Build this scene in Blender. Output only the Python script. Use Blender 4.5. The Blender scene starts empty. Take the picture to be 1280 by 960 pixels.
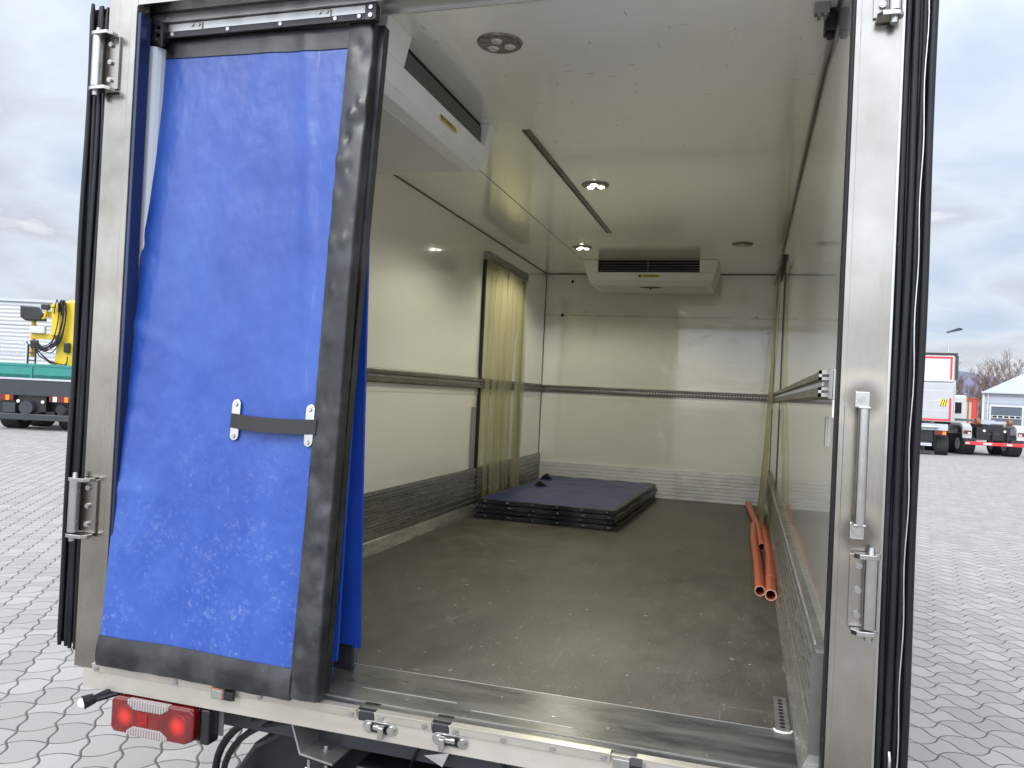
import bpy, math, random
from mathutils import Vector, Matrix
random.seed(7)
R = math.radians
S = bpy.context.scene
COL = S.collection

# ------------------------------------------------------------ camera
CR = ((0.9580147, -0.28353632, -0.0426027), (0.28269328, 0.95889013, -0.02478378), (0.04787841, 0.01169973, 0.99878465))
CAMP = Vector((0.916, -2.1815, 1.9087))
cd = bpy.data.cameras.new('camera'); cam = bpy.data.objects.new('camera', cd); COL.objects.link(cam)
cd.sensor_fit = 'HORIZONTAL'; cd.sensor_width = 36; cd.lens = 1001.75 * 36 / 1280
cd.clip_start = .05; cd.clip_end = 4000
m = Matrix.Identity(4)
for i in range(3):
    m[i][0] = CR[i][0]; m[i][1] = CR[i][2]; m[i][2] = -CR[i][1]; m[i][3] = CAMP[i]
cam.matrix_world = m
S.camera = cam

# ------------------------------------------------------------ exposure, world, sun
S.view_settings.view_transform = 'Standard'; S.view_settings.look = 'None'
S.view_settings.gamma = 1; S.view_settings.use_curve_mapping = False
S.view_settings.exposure = 1.3
S.cycles.max_bounces = 10; S.cycles.diffuse_bounces = 8; S.cycles.glossy_bounces = 5
S.cycles.transmission_bounces = 6; S.cycles.transparent_max_bounces = 16
S.cycles.sample_clamp_indirect = 6
S.cycles.caustics_reflective = False; S.cycles.caustics_refractive = False
try:
    S.cycles.use_denoising = True; S.cycles.denoiser = 'OPENIMAGEDENOISE'
except Exception: pass
SUN_EL, SUN_AZ = R(42), R(205)        # azimuth measured clockwise from +Y
W = bpy.data.worlds.new('World'); S.world = W; W.use_nodes = True
nt = W.node_tree; nt.nodes.clear()
def N(tree, typ, **kw):
    n = tree.nodes.new(typ)
    for k, v in kw.items():
        if k.startswith('i_'):
            n.inputs[int(k[2:])].default_value = v
        else: setattr(n, k, v)
    return n
sky = N(nt, 'ShaderNodeTexSky', sky_type='NISHITA', sun_disc=False, sun_elevation=SUN_EL, sun_rotation=SUN_AZ)
tc = N(nt, 'ShaderNodeTexCoord')
sep = N(nt, 'ShaderNodeSeparateXYZ'); nt.links.new(tc.outputs['Generated'], sep.inputs[0])
zc = N(nt, 'ShaderNodeMath', operation='MAXIMUM', i_1=.0); nt.links.new(sep.outputs[2], zc.inputs[0])
za = N(nt, 'ShaderNodeMath', operation='ADD', i_1=.22); nt.links.new(zc.outputs[0], za.inputs[0])
dx = N(nt, 'ShaderNodeMath', operation='DIVIDE'); nt.links.new(sep.outputs[0], dx.inputs[0]); nt.links.new(za.outputs[0], dx.inputs[1])
dy = N(nt, 'ShaderNodeMath', operation='DIVIDE'); nt.links.new(sep.outputs[1], dy.inputs[0]); nt.links.new(za.outputs[0], dy.inputs[1])
cmb = N(nt, 'ShaderNodeCombineXYZ'); nt.links.new(dx.outputs[0], cmb.inputs[0]); nt.links.new(dy.outputs[0], cmb.inputs[1])
n1 = N(nt, 'ShaderNodeTexNoise'); n1.inputs['Scale'].default_value = 1.25; n1.inputs['Detail'].default_value = 7; n1.inputs['Roughness'].default_value = .52
n1.inputs['Distortion'].default_value = .3
nt.links.new(cmb.outputs[0], n1.inputs['Vector'])
r1 = N(nt, 'ShaderNodeValToRGB'); e = r1.color_ramp.elements
e[0].position = .38; e[0].color = (4.0, 4.75, 5.9, 1)
e[1].position = .62; e[1].color = (7.0, 7.05, 7.2, 1)
k = e.new(.48); k.color = (5.3, 5.7, 6.4, 1)
k = e.new(.57); k.color = (4.5, 4.65, 5.15, 1)
nt.links.new(n1.outputs['Fac'], r1.inputs[0])
mx = N(nt, 'ShaderNodeMix', data_type='RGBA'); mx.inputs[0].default_value = .9
nt.links.new(sky.outputs[0], mx.inputs[6]); nt.links.new(r1.outputs[0], mx.inputs[7])
# overcast dome: brighter towards the zenith and towards the veiled sun
zz = N(nt, 'ShaderNodeMath', operation='MULTIPLY'); nt.links.new(zc.outputs[0], zz.inputs[0]); nt.links.new(zc.outputs[0], zz.inputs[1])
zg = N(nt, 'ShaderNodeMath', operation='MULTIPLY_ADD', i_1=1.05, i_2=.57); nt.links.new(zz.outputs[0], zg.inputs[0])
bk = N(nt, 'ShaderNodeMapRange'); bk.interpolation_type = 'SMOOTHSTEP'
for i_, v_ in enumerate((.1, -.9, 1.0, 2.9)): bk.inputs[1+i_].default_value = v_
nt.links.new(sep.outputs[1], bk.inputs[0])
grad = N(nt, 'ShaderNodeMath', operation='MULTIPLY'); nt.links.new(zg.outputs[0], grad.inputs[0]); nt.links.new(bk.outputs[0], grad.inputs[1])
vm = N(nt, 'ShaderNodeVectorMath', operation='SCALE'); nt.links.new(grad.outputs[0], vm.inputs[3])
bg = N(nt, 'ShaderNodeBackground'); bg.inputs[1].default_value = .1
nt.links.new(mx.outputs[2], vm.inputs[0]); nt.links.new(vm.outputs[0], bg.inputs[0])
wo = N(nt, 'ShaderNodeOutputWorld'); nt.links.new(bg.outputs[0], wo.inputs[0])

sd = bpy.data.lights.new('sun', 'SUN'); sd.energy = .7; sd.angle = R(16); sd.color = (1, .96, .9)
so = bpy.data.objects.new('sun', sd); COL.objects.link(so); so.location = (-6, -12, 14)
dirv = Vector((math.sin(SUN_AZ) * math.cos(SUN_EL), math.cos(SUN_AZ) * math.cos(SUN_EL), math.sin(SUN_EL)))
so.rotation_euler = dirv.to_track_quat('Z', 'Y').to_euler()

# ------------------------------------------------------------ object helpers
class MB:
    def __init__(s): s.v = []; s.f = []; s.sm = []
    def add(s, vs, fs, smooth=False):
        o = len(s.v); s.v += [tuple(v) for v in vs]; s.f += [tuple(i + o for i in f) for f in fs]; s.sm += [smooth] * len(fs); return s
    def box(s, x0, x1, y0, y1, z0, z1, M=None):
        vs = [Vector((x, y, z)) for x in (x0, x1) for y in (y0, y1) for z in (z0, z1)]
        if M: vs = [M @ v for v in vs]
        return s.add(vs, [(0,1,3,2),(4,6,7,5),(0,4,5,1),(2,3,7,6),(0,2,6,4),(1,5,7,3)])
    def cyl(s, p0, p1, r0, r1=None, n=16, cap=True, inner=None):
        r1 = r0 if r1 is None else r1
        p0 = Vector(p0); p1 = Vector(p1); d = (p1 - p0).normalized()
        a = d.orthogonal().normalized(); b = d.cross(a)
        vs = []
        for p, r in ((p0, r0), (p1, r1)):
            for i in range(n):
                t = 2 * math.pi * i / n; vs.append(p + a * math.cos(t) * r + b * math.sin(t) * r)
        s.add(vs, [(i, (i+1) % n, n + (i+1) % n, n + i) for i in range(n)], True)
        if inner:
            vi = []
            for p in (p0, p1):
                for i in range(n):
                    t = 2 * math.pi * i / n; vi.append(p + a * math.cos(t) * inner + b * math.sin(t) * inner)
            s.add(vi, [(n + i, n + (i+1) % n, (i+1) % n, i) for i in range(n)], True)
            for q in (0, 1):
                s.add([vs[q*n+i] for i in range(n)] + [vi[q*n+i] for i in range(n)], [(i, n+i, n+(i+1) % n, (i+1) % n) for i in range(n)])
        elif cap:
            s.add(vs[:n], [tuple(reversed(range(n)))]); s.add(vs[n:], [tuple(range(n))])
        return s
    def tube(s, pts, r, n=10, close=True, inner=None):
        pts = [Vector(p) for p in pts]; rings = []
        up = Vector((0, 0, 1)); a = None
        for i, p in enumerate(pts):
            d = (pts[min(i+1, len(pts)-1)] - pts[max(i-1, 0)]).normalized()
            if a is None: a = d.orthogonal().normalized()
            a = (a - d * a.dot(d)).normalized(); b = d.cross(a)
            rr = r[i] if isinstance(r, (list, tuple)) else r
            rings.append([(p + a * math.cos(2*math.pi*j/n) * rr + b * math.sin(2*math.pi*j/n) * rr) for j in range(n)])
            if inner is not None: rings[-1] = (rings[-1], [(p + a * math.cos(2*math.pi*j/n) * inner + b * math.sin(2*math.pi*j/n) * inner) for j in range(n)])
        if inner is not None:
            out = [q for g in rings for q in g[0]]; inn = [q for g in rings for q in g[1]]; L = len(pts)
            s.add(out, [(i*n+j, i*n+(j+1) % n, (i+1)*n+(j+1) % n, (i+1)*n+j) for i in range(L-1) for j in range(n)], True)
            s.add(inn, [(i*n+j, (i+1)*n+j, (i+1)*n+(j+1) % n, i*n+(j+1) % n) for i in range(L-1) for j in range(n)], True)
            for g in (rings[0], rings[-1]):
                s.add(g[0] + g[1], [(i, n+i, n+(i+1) % n, (i+1) % n) for i in range(n)])
            return s
        vs = [q for g in rings for q in g]; L = len(pts)
        s.add(vs, [(i*n+j, i*n+(j+1) % n, (i+1)*n+(j+1) % n, (i+1)*n+j) for i in range(L-1) for j in range(n)], True)
        if close:
            s.add(rings[0], [tuple(reversed(range(n)))]); s.add(rings[-1], [tuple(range(n))])
        return s
    def prism(s, prof, axis, a0, a1, M=None):
        # prof: list of 2-D points in the plane normal to axis, in axis order (y,z), (x,z) or (x,y)
        def mk(p, a):
            v = {'x': (a, p[0], p[1]), 'y': (p[0], a, p[1]), 'z': (p[0], p[1], a)}[axis]
            v = Vector(v); return M @ v if M else v
        n = len(prof); vs = [mk(p, a0) for p in prof] + [mk(p, a1) for p in prof]
        return s.add(vs, [(i, (i+1) % n, n+(i+1) % n, n+i) for i in range(n)] + [tuple(reversed(range(n))), tuple(range(n, 2*n))])
    def sheet(s, fn, nu, nv, th=0.0, smooth=True):
        """fn(u,v)->(point, normal); th>0 makes it a closed slab of that thickness behind the surface"""
        g = [[fn(i/nu, j/nv) for j in range(nv+1)] for i in range(nu+1)]
        A = [Vector(g[i][j][0]) for i in range(nu+1) for j in range(nv+1)]
        w = nv + 1
        q = [(i*w+j, (i+1)*w+j, (i+1)*w+j+1, i*w+j+1) for i in range(nu) for j in range(nv)]
        s.add(A, q, smooth)
        if th:
            B = [Vector(g[i][j][0]) - Vector(g[i][j][1]) * th for i in range(nu+1) for j in range(nv+1)]
            s.add(B, [tuple(reversed(f)) for f in q], smooth)
            loop = [i*w for i in range(nu+1)] + [nu*w+j for j in range(1, nv+1)] + [i*w+nv for i in range(nu-1, -1, -1)] + [j for j in range(nv-1, 0, -1)]
            L = len(loop)
            s.add([A[i] for i in loop] + [B[i] for i in loop], [(i, L+i, L+(i+1) % L, (i+1) % L) for i in range(L)])
        return s
def obj(name, mb, mat, parent=None, bevel=0, seg=2):
    me = bpy.data.meshes.new(name); me.from_pydata(mb.v, [], mb.f); me.validate(); 
    me.polygons.foreach_set('use_smooth', mb.sm[:len(me.polygons)] if len(mb.sm) >= len(me.polygons) else [False]*len(me.polygons))
    import bmesh
    b = bmesh.new(); b.from_mesh(me); bmesh.ops.recalc_face_normals(b, faces=b.faces); b.to_mesh(me); b.free()
    me.update()
    o = bpy.data.objects.new(name, me); COL.objects.link(o)
    if mat: me.materials.append(mat)
    if parent: o.parent = parent
    if bevel:
        bv = o.modifiers.new('bevel', 'BEVEL'); bv.width = bevel; bv.segments = seg; bv.limit_method = 'ANGLE'; bv.angle_limit = R(40)
        bv.harden_normals = False
    return o
def tag(o, label=None, cat=None, group=None, kind=None):
    if label: o['label'] = label
    if cat: o['category'] = cat
    if group: o['group'] = group
    if kind: o['kind'] = kind
    return o
def thing(name, label, cat, loc=(0,0,0), rz=0, group=None):
    o = bpy.data.objects.new(name, None); COL.objects.link(o); o.location = loc; o.rotation_euler = (0, 0, rz)
    o.empty_display_size = .2
    return tag(o, label, cat, group)
def text_part(name, body, size, mat, parent, M, extrude=.0006, align='CENTER', sx=1):
    cu = bpy.data.curves.new(name, 'FONT'); cu.body = body; cu.size = size; cu.extrude = extrude; cu.align_x = align; cu.align_y = 'CENTER'; cu.offset = size*.012
    t = bpy.data.objects.new(name, cu); COL.objects.link(t)
    dg = bpy.context.evaluated_depsgraph_get(); dg.update()
    me = bpy.data.meshes.new_from_object(t.evaluated_get(dg)); bpy.data.objects.remove(t)
    for v in me.vertices: v.co.x *= sx
    me.transform(M); me.materials.clear(); me.materials.append(mat)
    o = bpy.data.objects.new(name, me); COL.objects.link(o); o.parent = parent
    return o

# ------------------------------------------------------------ materials
class E_:
    """tiny expression wrapper for math nodes"""
    def __init__(s, t, o): s.t = t; s.o = o
    def _m(s, op, *a):
        n = s.t.nodes.new('ShaderNodeMath'); n.operation = op
        for i, x in enumerate((s,) + a):
            if isinstance(x, E_): s.t.links.new(x.o, n.inputs[i])
            else: n.inputs[i].default_value = x
        return E_(s.t, n.outputs[0])
    def __add__(s, b): return s._m('ADD', b)
    def __sub__(s, b): return s._m('SUBTRACT', b)
    def __mul__(s, b): return s._m('MULTIPLY', b)
    def __truediv__(s, b): return s._m('DIVIDE', b)
    def sin(s): return s._m('SINE')
    def cos(s): return s._m('COSINE')
    def floor(s): return s._m('FLOOR')
    def abs(s): return s._m('ABSOLUTE')
    def min(s, b): return s._m('MINIMUM', b)
    def max(s, b): return s._m('MAXIMUM', b)
    def pow(s, b): return s._m('POWER', b)
    def gt(s, b): return s._m('GREATER_THAN', b)
    def lt(s, b): return s._m('LESS_THAN', b)
    def ss(s, a, b):
        n = s.t.nodes.new('ShaderNodeMapRange'); n.interpolation_type = 'SMOOTHSTEP'
        s.t.links.new(s.o, n.inputs[0]); n.inputs[1].default_value = a; n.inputs[2].default_value = b
        return E_(s.t, n.outputs[0])
    def lin(s, a, b, c, d):
        n = s.t.nodes.new('ShaderNodeMapRange'); s.t.links.new(s.o, n.inputs[0])
        for i, x in enumerate((a, b, c, d)): n.inputs[1+i].default_value = x
        return E_(s.t, n.outputs[0])
class Mat:
    def __init__(s, name, color=(.5,.5,.5), rough=.5, metal=0.0, **kw):
        s.m = bpy.data.materials.new(name); s.m.use_nodes = True; s.t = s.m.node_tree
        s.p = s.t.nodes['Principled BSDF']
        s.p.inputs['Base Color'].default_value = (*color, 1); s.p.inputs['Roughness'].default_value = rough; s.p.inputs['Metallic'].default_value = metal
        for k, v in kw.items(): s.p.inputs[k.replace('_', ' ')].default_value = v
        s.tc = s.t.nodes.new('ShaderNodeTexCoord')
    def coord(s, scale=(1,1,1), rot=(0,0,0)):
        mp = s.t.nodes.new('ShaderNodeMapping'); mp.inputs['Scale'].default_value = scale; mp.inputs['Rotation'].default_value = rot
        s.t.links.new(s.tc.outputs['Object'], mp.inputs[0]); return mp.outputs[0]
    def xyz(s):
        q = s.t.nodes.new('ShaderNodeSeparateXYZ'); s.t.links.new(s.tc.outputs['Object'], q.inputs[0]); return [E_(s.t, o) for o in q.outputs]
    def noise(s, scale, detail=4, rough=.55, sc=(1,1,1), rot=(0,0,0), dist=0):
        n = s.t.nodes.new('ShaderNodeTexNoise'); n.inputs['Scale'].default_value = scale; n.inputs['Detail'].default_value = detail
        n.inputs['Roughness'].default_value = rough; n.inputs['Distortion'].default_value = dist
        s.t.links.new(s.coord(sc, rot), n.inputs['Vector']); return E_(s.t, n.outputs['Fac'])
    def vor(s, scale, sc=(1,1,1), feature='F1', rnd=1.0):
        n = s.t.nodes.new('ShaderNodeTexVoronoi'); n.feature = feature; n.inputs['Scale'].default_value = scale; n.inputs['Randomness'].default_value = rnd
        s.t.links.new(s.coord(sc), n.inputs['Vector']); return E_(s.t, n.outputs['Distance']), n
    def mix(s, a, b, f):
        n = s.t.nodes.new('ShaderNodeMix'); n.data_type = 'RGBA'
        for i, x in ((6, a), (7, b)):
            if isinstance(x, tuple): n.inputs[i].default_value = (*x, 1)
            else: s.t.links.new(x, n.inputs[i])
        if isinstance(f, E_): s.t.links.new(f.o, n.inputs[0])
        else: n.inputs[0].default_value = f
        return n.outputs[2]
    def col(s, c): s.t.links.new(c, s.p.inputs['Base Color']); return s
    def rough(s, e): s.t.links.new(e.o, s.p.inputs['Roughness']); return s
    def bump(s, e, strength=.3, dist=.01):
        b = s.t.nodes.new('ShaderNodeBump'); b.inputs['Strength'].default_value = strength; b.inputs['Distance'].default_value = dist
        s.t.links.new(e.o, b.inputs['Height'])
        if s.p.inputs['Normal'].links: s.t.links.new(s.p.inputs['Normal'].links[0].from_socket, b.inputs['Normal'])
        s.t.links.new(b.outputs[0], s.p.inputs['Normal']); return s
def plain(name, color, rough=.5, metal=0, var=.12, nscale=8, bump=0, **kw):
    a = Mat(name, color, rough, metal, **kw)
    n = a.noise(nscale, 5)
    a.col(a.mix(tuple(c*(1-var) for c in color), tuple(min(1, c*(1+var)) for c in color), n.lin(.3, .7, 0, 1)))
    a.rough(n.lin(.3, .7, max(.03, rough*.85), min(1, rough*1.15)))
    if bump: a.bump(a.noise(nscale*8, 3), bump, .003)
    return a.m
M = {}
# stainless frame with vertical streaks and grime
a = Mat('stainless', (.62,.59,.54), .3, 1.0)
n_a = a.noise(6, 5, .6, (6,6,.35)); n_b = a.noise(2.2, 4, .6); n_c = a.noise(22, 3, .6, (8,8,.5))
c1 = a.mix((.22,.205,.175), (.43,.41,.37), n_b.lin(.3,.7,0,1)); c2 = a.mix(c1, (.30,.265,.21), n_a.ss(.54,.70)*.5)
x, y, z = a.xyz()
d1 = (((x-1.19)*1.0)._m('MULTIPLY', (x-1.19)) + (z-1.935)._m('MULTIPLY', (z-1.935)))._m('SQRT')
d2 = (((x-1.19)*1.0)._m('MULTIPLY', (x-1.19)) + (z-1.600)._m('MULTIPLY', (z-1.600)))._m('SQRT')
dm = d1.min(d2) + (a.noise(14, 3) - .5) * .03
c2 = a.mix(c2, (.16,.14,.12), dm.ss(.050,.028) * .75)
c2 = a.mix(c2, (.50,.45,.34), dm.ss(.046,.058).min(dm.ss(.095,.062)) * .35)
a.col(c2); a.rough((n_a*.16 + n_c*.14) + .10); a.bump(a.noise(1.6, 2), .08, .05); a.bump(a.noise(30, 2, .5, (3,3,.15)), .05, .002); M['steel'] = a.m
a = Mat('sill_steel', (.66,.63,.56), .36, .75)
n_a = a.noise(7, 5, .6, (.5,6,6)); n_b = a.noise(3, 4)
a.col(a.mix(a.mix((.47,.44,.37), (.62,.59,.52), n_b.lin(.3,.7,0,1)), (.36,.32,.26), n_a.ss(.6,.74)*.4)); a.rough(n_a.lin(.3,.7,.3,.48)); M['sill'] = a.m
M['bright'] = plain('bright_steel', (.46,.45,.43), .22, 1, .08, 20)
M['alu'] = plain('aluminium', (.60,.61,.60), .38, .9, .12, 14)
M['alu_dull'] = plain('dull_aluminium', (.34,.34,.32), .45, .8, .15, 14)
M['zinc'] = plain('zinc_bolts', (.40,.40,.38), .3, .9)
# white laminate lining
def lining(name, base, dark, glossy=.13, sc1=(1,1,1), marks=.5, bumpy=0, streak=False, coatr=.05):
    a = Mat(name, base, glossy, 0)
    n = a.noise(.9, 4); s1 = a.noise(11, 3, .6, (1,7,1), (0,0,.3)) if name[0] == 'c' else a.noise(13, 3, .6, (1.2,1.2,9)); s2 = a.noise(11, 3, .6, (7,1,1), (0,0,-.5)) if name[0] == 'c' else a.noise(15, 2, .6, (1.5,1.5,11), (.5,.5,0)); s3 = a.noise(16, 3, .6, (1,8,3), (0,.2,1.1))
    c = a.mix(dark, base, n.lin(.25,.65,0,1))
    sp, _ = a.vor(9); spk = (sp.lt(.035)) * a.noise(3).gt(.55)
    mk = (s1.ss(.70,.74).max(s2.ss(.70,.74)).max(s3.ss(.71,.75)) * marks).max(spk * .6)
    c = a.mix(c, (.22,.21,.18), mk); a.col(c)
    a.p.inputs['Coat Weight'].default_value = 1; a.p.inputs['Coat Roughness'].default_value = coatr;  a.bump(a.noise(1.7, 3, .5), .16, .03); a.bump(a.noise(14, 3), .03, .01)
    if bumpy:
        big = a.noise(1.3, 3); a.bump(a.noise(10, 3, .6, (1,1,1.7)) * big.ss(.45,.6), bumpy, .006)
        x, y, z = a.xyz(); ln = ((z - 2.735).abs() + (a.noise(6, 3, .5, (1,1,.1)) - .5)*.02).ss(.012, .004)
        dr = a.noise(7, 4, .6, (2.2,1,.25)).ss(.58,.72) * z.lin(2.74,2.2,1,0) * z.lt(2.74)
        a.col(a.mix(a.mix(c, (.40,.39,.33), ln * a.noise(3).ss(.4,.55) * .5), (.58,.57,.50), dr * .5))
    if streak: a.bump(a.noise(24, 3, .6, (1,2.2,.12)), .12, .003); a.bump(a.noise(40, 2, .5, (1,1.5,.2), (.5,0,0)).ss(.66,.70), .3, .001)
    return a.m
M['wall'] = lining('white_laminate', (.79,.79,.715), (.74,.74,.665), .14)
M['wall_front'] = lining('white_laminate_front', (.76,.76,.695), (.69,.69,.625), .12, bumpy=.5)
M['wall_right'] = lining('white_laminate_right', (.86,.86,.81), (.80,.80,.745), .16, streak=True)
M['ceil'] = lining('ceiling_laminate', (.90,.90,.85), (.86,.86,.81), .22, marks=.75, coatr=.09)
M['seam'] = plain('dark_sealant', (.09,.085,.075), .5)
# right wall: fine scratches
M['unit'] = plain('unit_white_plastic', (.78,.79,.78), .35, 0, .04, 5)
M['unit_low'] = plain('unit_grey_plastic', (.66,.665,.64), .45, 0, .05, 5)
M['fins'] = None
a = Mat('coil_fins', (.20,.20,.20), .4, .7)
x, y, z = a.xyz(); w = ((x + y) * 900.0).sin(); a.col(a.mix((.05,.05,.05), (.34,.34,.33), w.lin(-1,1,0,1) * .6)); a.bump(a.noise(60, 3), .4, .004); M['fins'] = a.m
M['black'] = plain('black_plastic', (.008,.008,.009), .42, 0, .3, 20)
a = Mat('black_rubber', (.012,.013,.016), .36, Specular_IOR_Level=.32); n = a.noise(9, 5, .6, (3,3,.4)); f = a.noise(60, 4, .7)
a.col(a.mix(a.mix((.003,.0035,.005), (.009,.0095,.012), n.lin(.3,.7,0,1)), (.09,.085,.08), f.ss(.60,.75)*n.ss(.45,.6)*.5)); a.rough(n.lin(.3,.7,.28,.5)); a.bump(a.noise(14, 3, .5, (2,2,.5)), .3, .004); M['rubber'] = a.m
a = Mat('navy_reflection', (.008,.016,.05), .2, 0); a.col(a.mix((.006,.01,.03), (.012,.022,.075), a.noise(2,3,.5,(4,4,.4)).lin(.3,.7,0,1))); M['navy'] = a.m  # reflection of the blue curtain, painted as a navy colour
M['grey_col'] = plain('grey_painted_post', (.44,.46,.50), .4, 0, .06, 3)
# skirting planks
def skirt(name, c0, c1, metal, rough):
    a = Mat(name, c0, rough, metal)
    n = a.noise(5, 6, .65, (1,1,9)); n2 = a.noise(26, 4, .6, (1,1,4)); d = a.noise(2.4, 4)
    c = a.mix(c0, c1, n.lin(.3,.7,0,1)); c = a.mix(c, (.13,.12,.10), (n2.ss(.60,.74)*.5 + d.ss(.5,.7)*.25)); a.col(c); a.rough(n2.lin(.3,.7,rough*.8,rough*1.4)); return a.m
M['skirt'] = skirt('skirting_aluminium', (.22,.22,.20), (.42,.42,.39), .65, .28)
M['skirt_b'] = skirt('silver_skirting', (.62,.62,.60), (.82,.82,.80), .35, .4)
M['rail'] = skirt('rail_aluminium', (.11,.105,.09), (.26,.25,.22), .6, .36)
# floor
a = Mat('floor_screenprint', (.1,.09,.07), .5)
n = a.noise(1.3, 6, .6); n2 = a.noise(7, 8, .7, (1.4,.7,1)); g = a.noise(160, 3, .6); sc = a.noise(6, 5, .65, (14,1,1), (0,0,.12)); sc2 = a.noise(6, 5, .65, (1,11,1), (0,0,.35))
c = a.mix((.050,.046,.037), (.112,.104,.088), (n*.5 + n2*.5).lin(.38,.62,0,1))
c = a.mix(c, (.022,.020,.015), g.ss(.50,.66)*.6)
c = a.mix(c, (.24,.23,.20), ((sc.ss(.64,.69) + sc2.ss(.65,.70)).min(1) * n2.ss(.42,.58) * .8))
v, _ = a.vor(5.5); c = a.mix(c, (.42,.41,.38), v.lt(.035) * n.gt(.5) * .8)
scr = a.noise(9, 4, .6, (9,.35,1), (0,0,.04)); c = a.mix(c, (.20,.19,.165), scr.ss(.60,.74) * n2.ss(.40,.60) * .5)
cl = a.noise(1.1, 3, .5, dist=.6); c = a.mix(c, (.26,.25,.22), (cl - .5).abs().lt(.0016) * a.noise(2.7, 2).ss(.52,.62) * .28)
ch_ = a.noise(26, 3, .6); c = a.mix(c, (.40,.40,.37), ch_.ss(.70,.73) * .8)
dk = a.noise(2.2, 5, .65, (1.5,.8,1)); c = a.mix(c, (.035,.032,.026), dk.ss(.55,.70) * .5)
gr = a.noise(420, 2, .6); c = a.mix(c, (.19,.18,.155), gr.ss(.56,.68) * .6)
a.col(c); a.rough((g*.3 + n2*.25) + .20); a.bump(g, .4, .003); M['floor'] = a.m
a = Mat('threshold_plate', (.09,.09,.085), .34, .45)
n = a.noise(4, 6, .6, (.6,3,1)); n2 = a.noise(22, 5, .65, (1,5,1)); n3 = a.noise(2.5, 4)
c = a.mix((.055,.056,.054), (.16,.16,.145), n.lin(.35,.65,0,1)); c = a.mix(c, (.55,.55,.5), n2.ss(.68,.8)*.55)
c = a.mix(c, (.30,.28,.17), n3.ss(.62,.72)*.35); a.col(c); a.rough(n.lin(.3,.7,.2,.42)); a.bump(a.noise(9,3), .1, .01); M['plate'] = a.m
# tarpaulins
def tarp(name, dark, light, stain):
    a = Mat(name, light, .42, 0)
    x, y, z = a.xyz(); h = z.lin(1.9, 1.0, 0, 1)
    n = a.noise(3.5, 6, .6, (1,1,.6)); fine = a.noise(40, 4, .6)
    c = a.mix(dark, light, n.lin(.3,.7,0,1))
    if stain:
        v1, _ = a.vor(34, (1,.02,1)); v2, _ = a.vor(19, (1,.02,1)); pat = a.noise(5.2, 4, .6)
        ring = (v1.ss(.30,.22) * .6).max(v2.ss(.20,.14) * .5)
        c = a.mix(c, (.13,.22,.56), ring * pat.ss(.40,.58) * h * .42)
        c = a.mix(c, (.26,.30,.44), a.noise(45,6,.8).ss(.52,.70) * pat.ss(.34,.58) * h * .6)
        c = a.mix(c, (.33,.37,.5), a.noise(6, 5, .7, (5,1,.3)).ss(.64,.76) * .22)
        ln = a.noise(1.3, 3, .5); cr = (ln - .5).abs().lt(.0022) 
        c = a.mix(c, (.02,.04,.22), cr * .0)
    a.col(c); a.rough(n.lin(.3,.7,.32,.42)); a.bump(a.noise(3.2, 4, .5, (1,1,.6)), .45, .06); a.bump(a.noise(14, 4), .12, .01); a.bump(a.noise(420, 2), .06, .001); return a.m
M['tarp'] = tarp('blue_tarpaulin', (.010,.043,.235), (.031,.084,.325), True)
M['tarp2'] = tarp('deep_blue_tarpaulin', (.008,.038,.25), (.012,.052,.33), False)
M['matblue'] = tarp('mat_blue', (.010,.018,.105), (.017,.030,.16), False)
a = Mat('black_border', (.03,.03,.032), .42)
n = a.noise(5, 6, .65); f = a.noise(70, 5, .7)
c = a.mix((.008,.008,.009), (.038,.039,.042), n.ss(.42,.68)); c = a.mix(c, (.14,.14,.14), f.ss(.62,.76)*n.ss(.4,.6)*.5); a.col(c); a.rough(n.lin(.3,.7,.3,.5))
a.bump(a.noise(7, 2, .5), .3, .014); a.bump(a.noise(40, 3, .6), .15, .002); M['border'] = a.m
M['web'] = plain('black_webbing', (.018,.018,.018), .7, 0, .3, 40, .3)
# strip curtain pvc
a = Mat('yellowed_pvc', (.62,.53,.22), .22)
n = a.noise(3, 5, .6, (1,5,.25)); c = a.mix((.36,.34,.22), (.60,.585,.43), n.lin(.3,.7,0,1)); a.col(c)
a.bump(a.noise(3, 2, .5, (1,6,.4)), .25, .03)
tr = a.t.nodes.new('ShaderNodeBsdfTransparent'); tr.inputs[0].default_value = (.90,.87,.70,1)
tl = a.t.nodes.new('ShaderNodeBsdfTranslucent'); tl.inputs[0].default_value = (.58,.56,.40,1)
m1 = a.t.nodes.new('ShaderNodeMixShader'); m1.inputs[0].default_value = .35
a.t.links.new(a.p.outputs[0], m1.inputs[1]); a.t.links.new(tl.outputs[0], m1.inputs[2])
m2 = a.t.nodes.new('ShaderNodeMixShader'); m2.inputs[0].default_value = .42
a.t.links.new(m1.outputs[0], m2.inputs[1]); a.t.links.new(tr.outputs[0], m2.inputs[2])
a.t.links.new(m2.outputs[0], a.t.nodes['Material Output'].inputs[0]); M['pvc'] = a.m
M['pipe'] = plain('orange_pipe', (.52,.10,.035), .38, 0, .14, 12)
M['pipe_end'] = plain('pipe_cut_end', (.75,.42,.32), .6)
a = Mat('red_lens', (.2,.005,.006), .14, 0, Coat_Weight=.6)
x, y, z = a.xyz(); st = ((x*900.0).sin() * (z*900.0).sin())
def rd(cx_): return ((x-cx_)._m('MULTIPLY', (x-cx_)) + (z-.805)._m('MULTIPLY', (z-.805)))._m('SQRT')
dd_ = rd(-.975).min(rd(-.772)); rg = (dd_ * 1100.0).sin()
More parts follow.
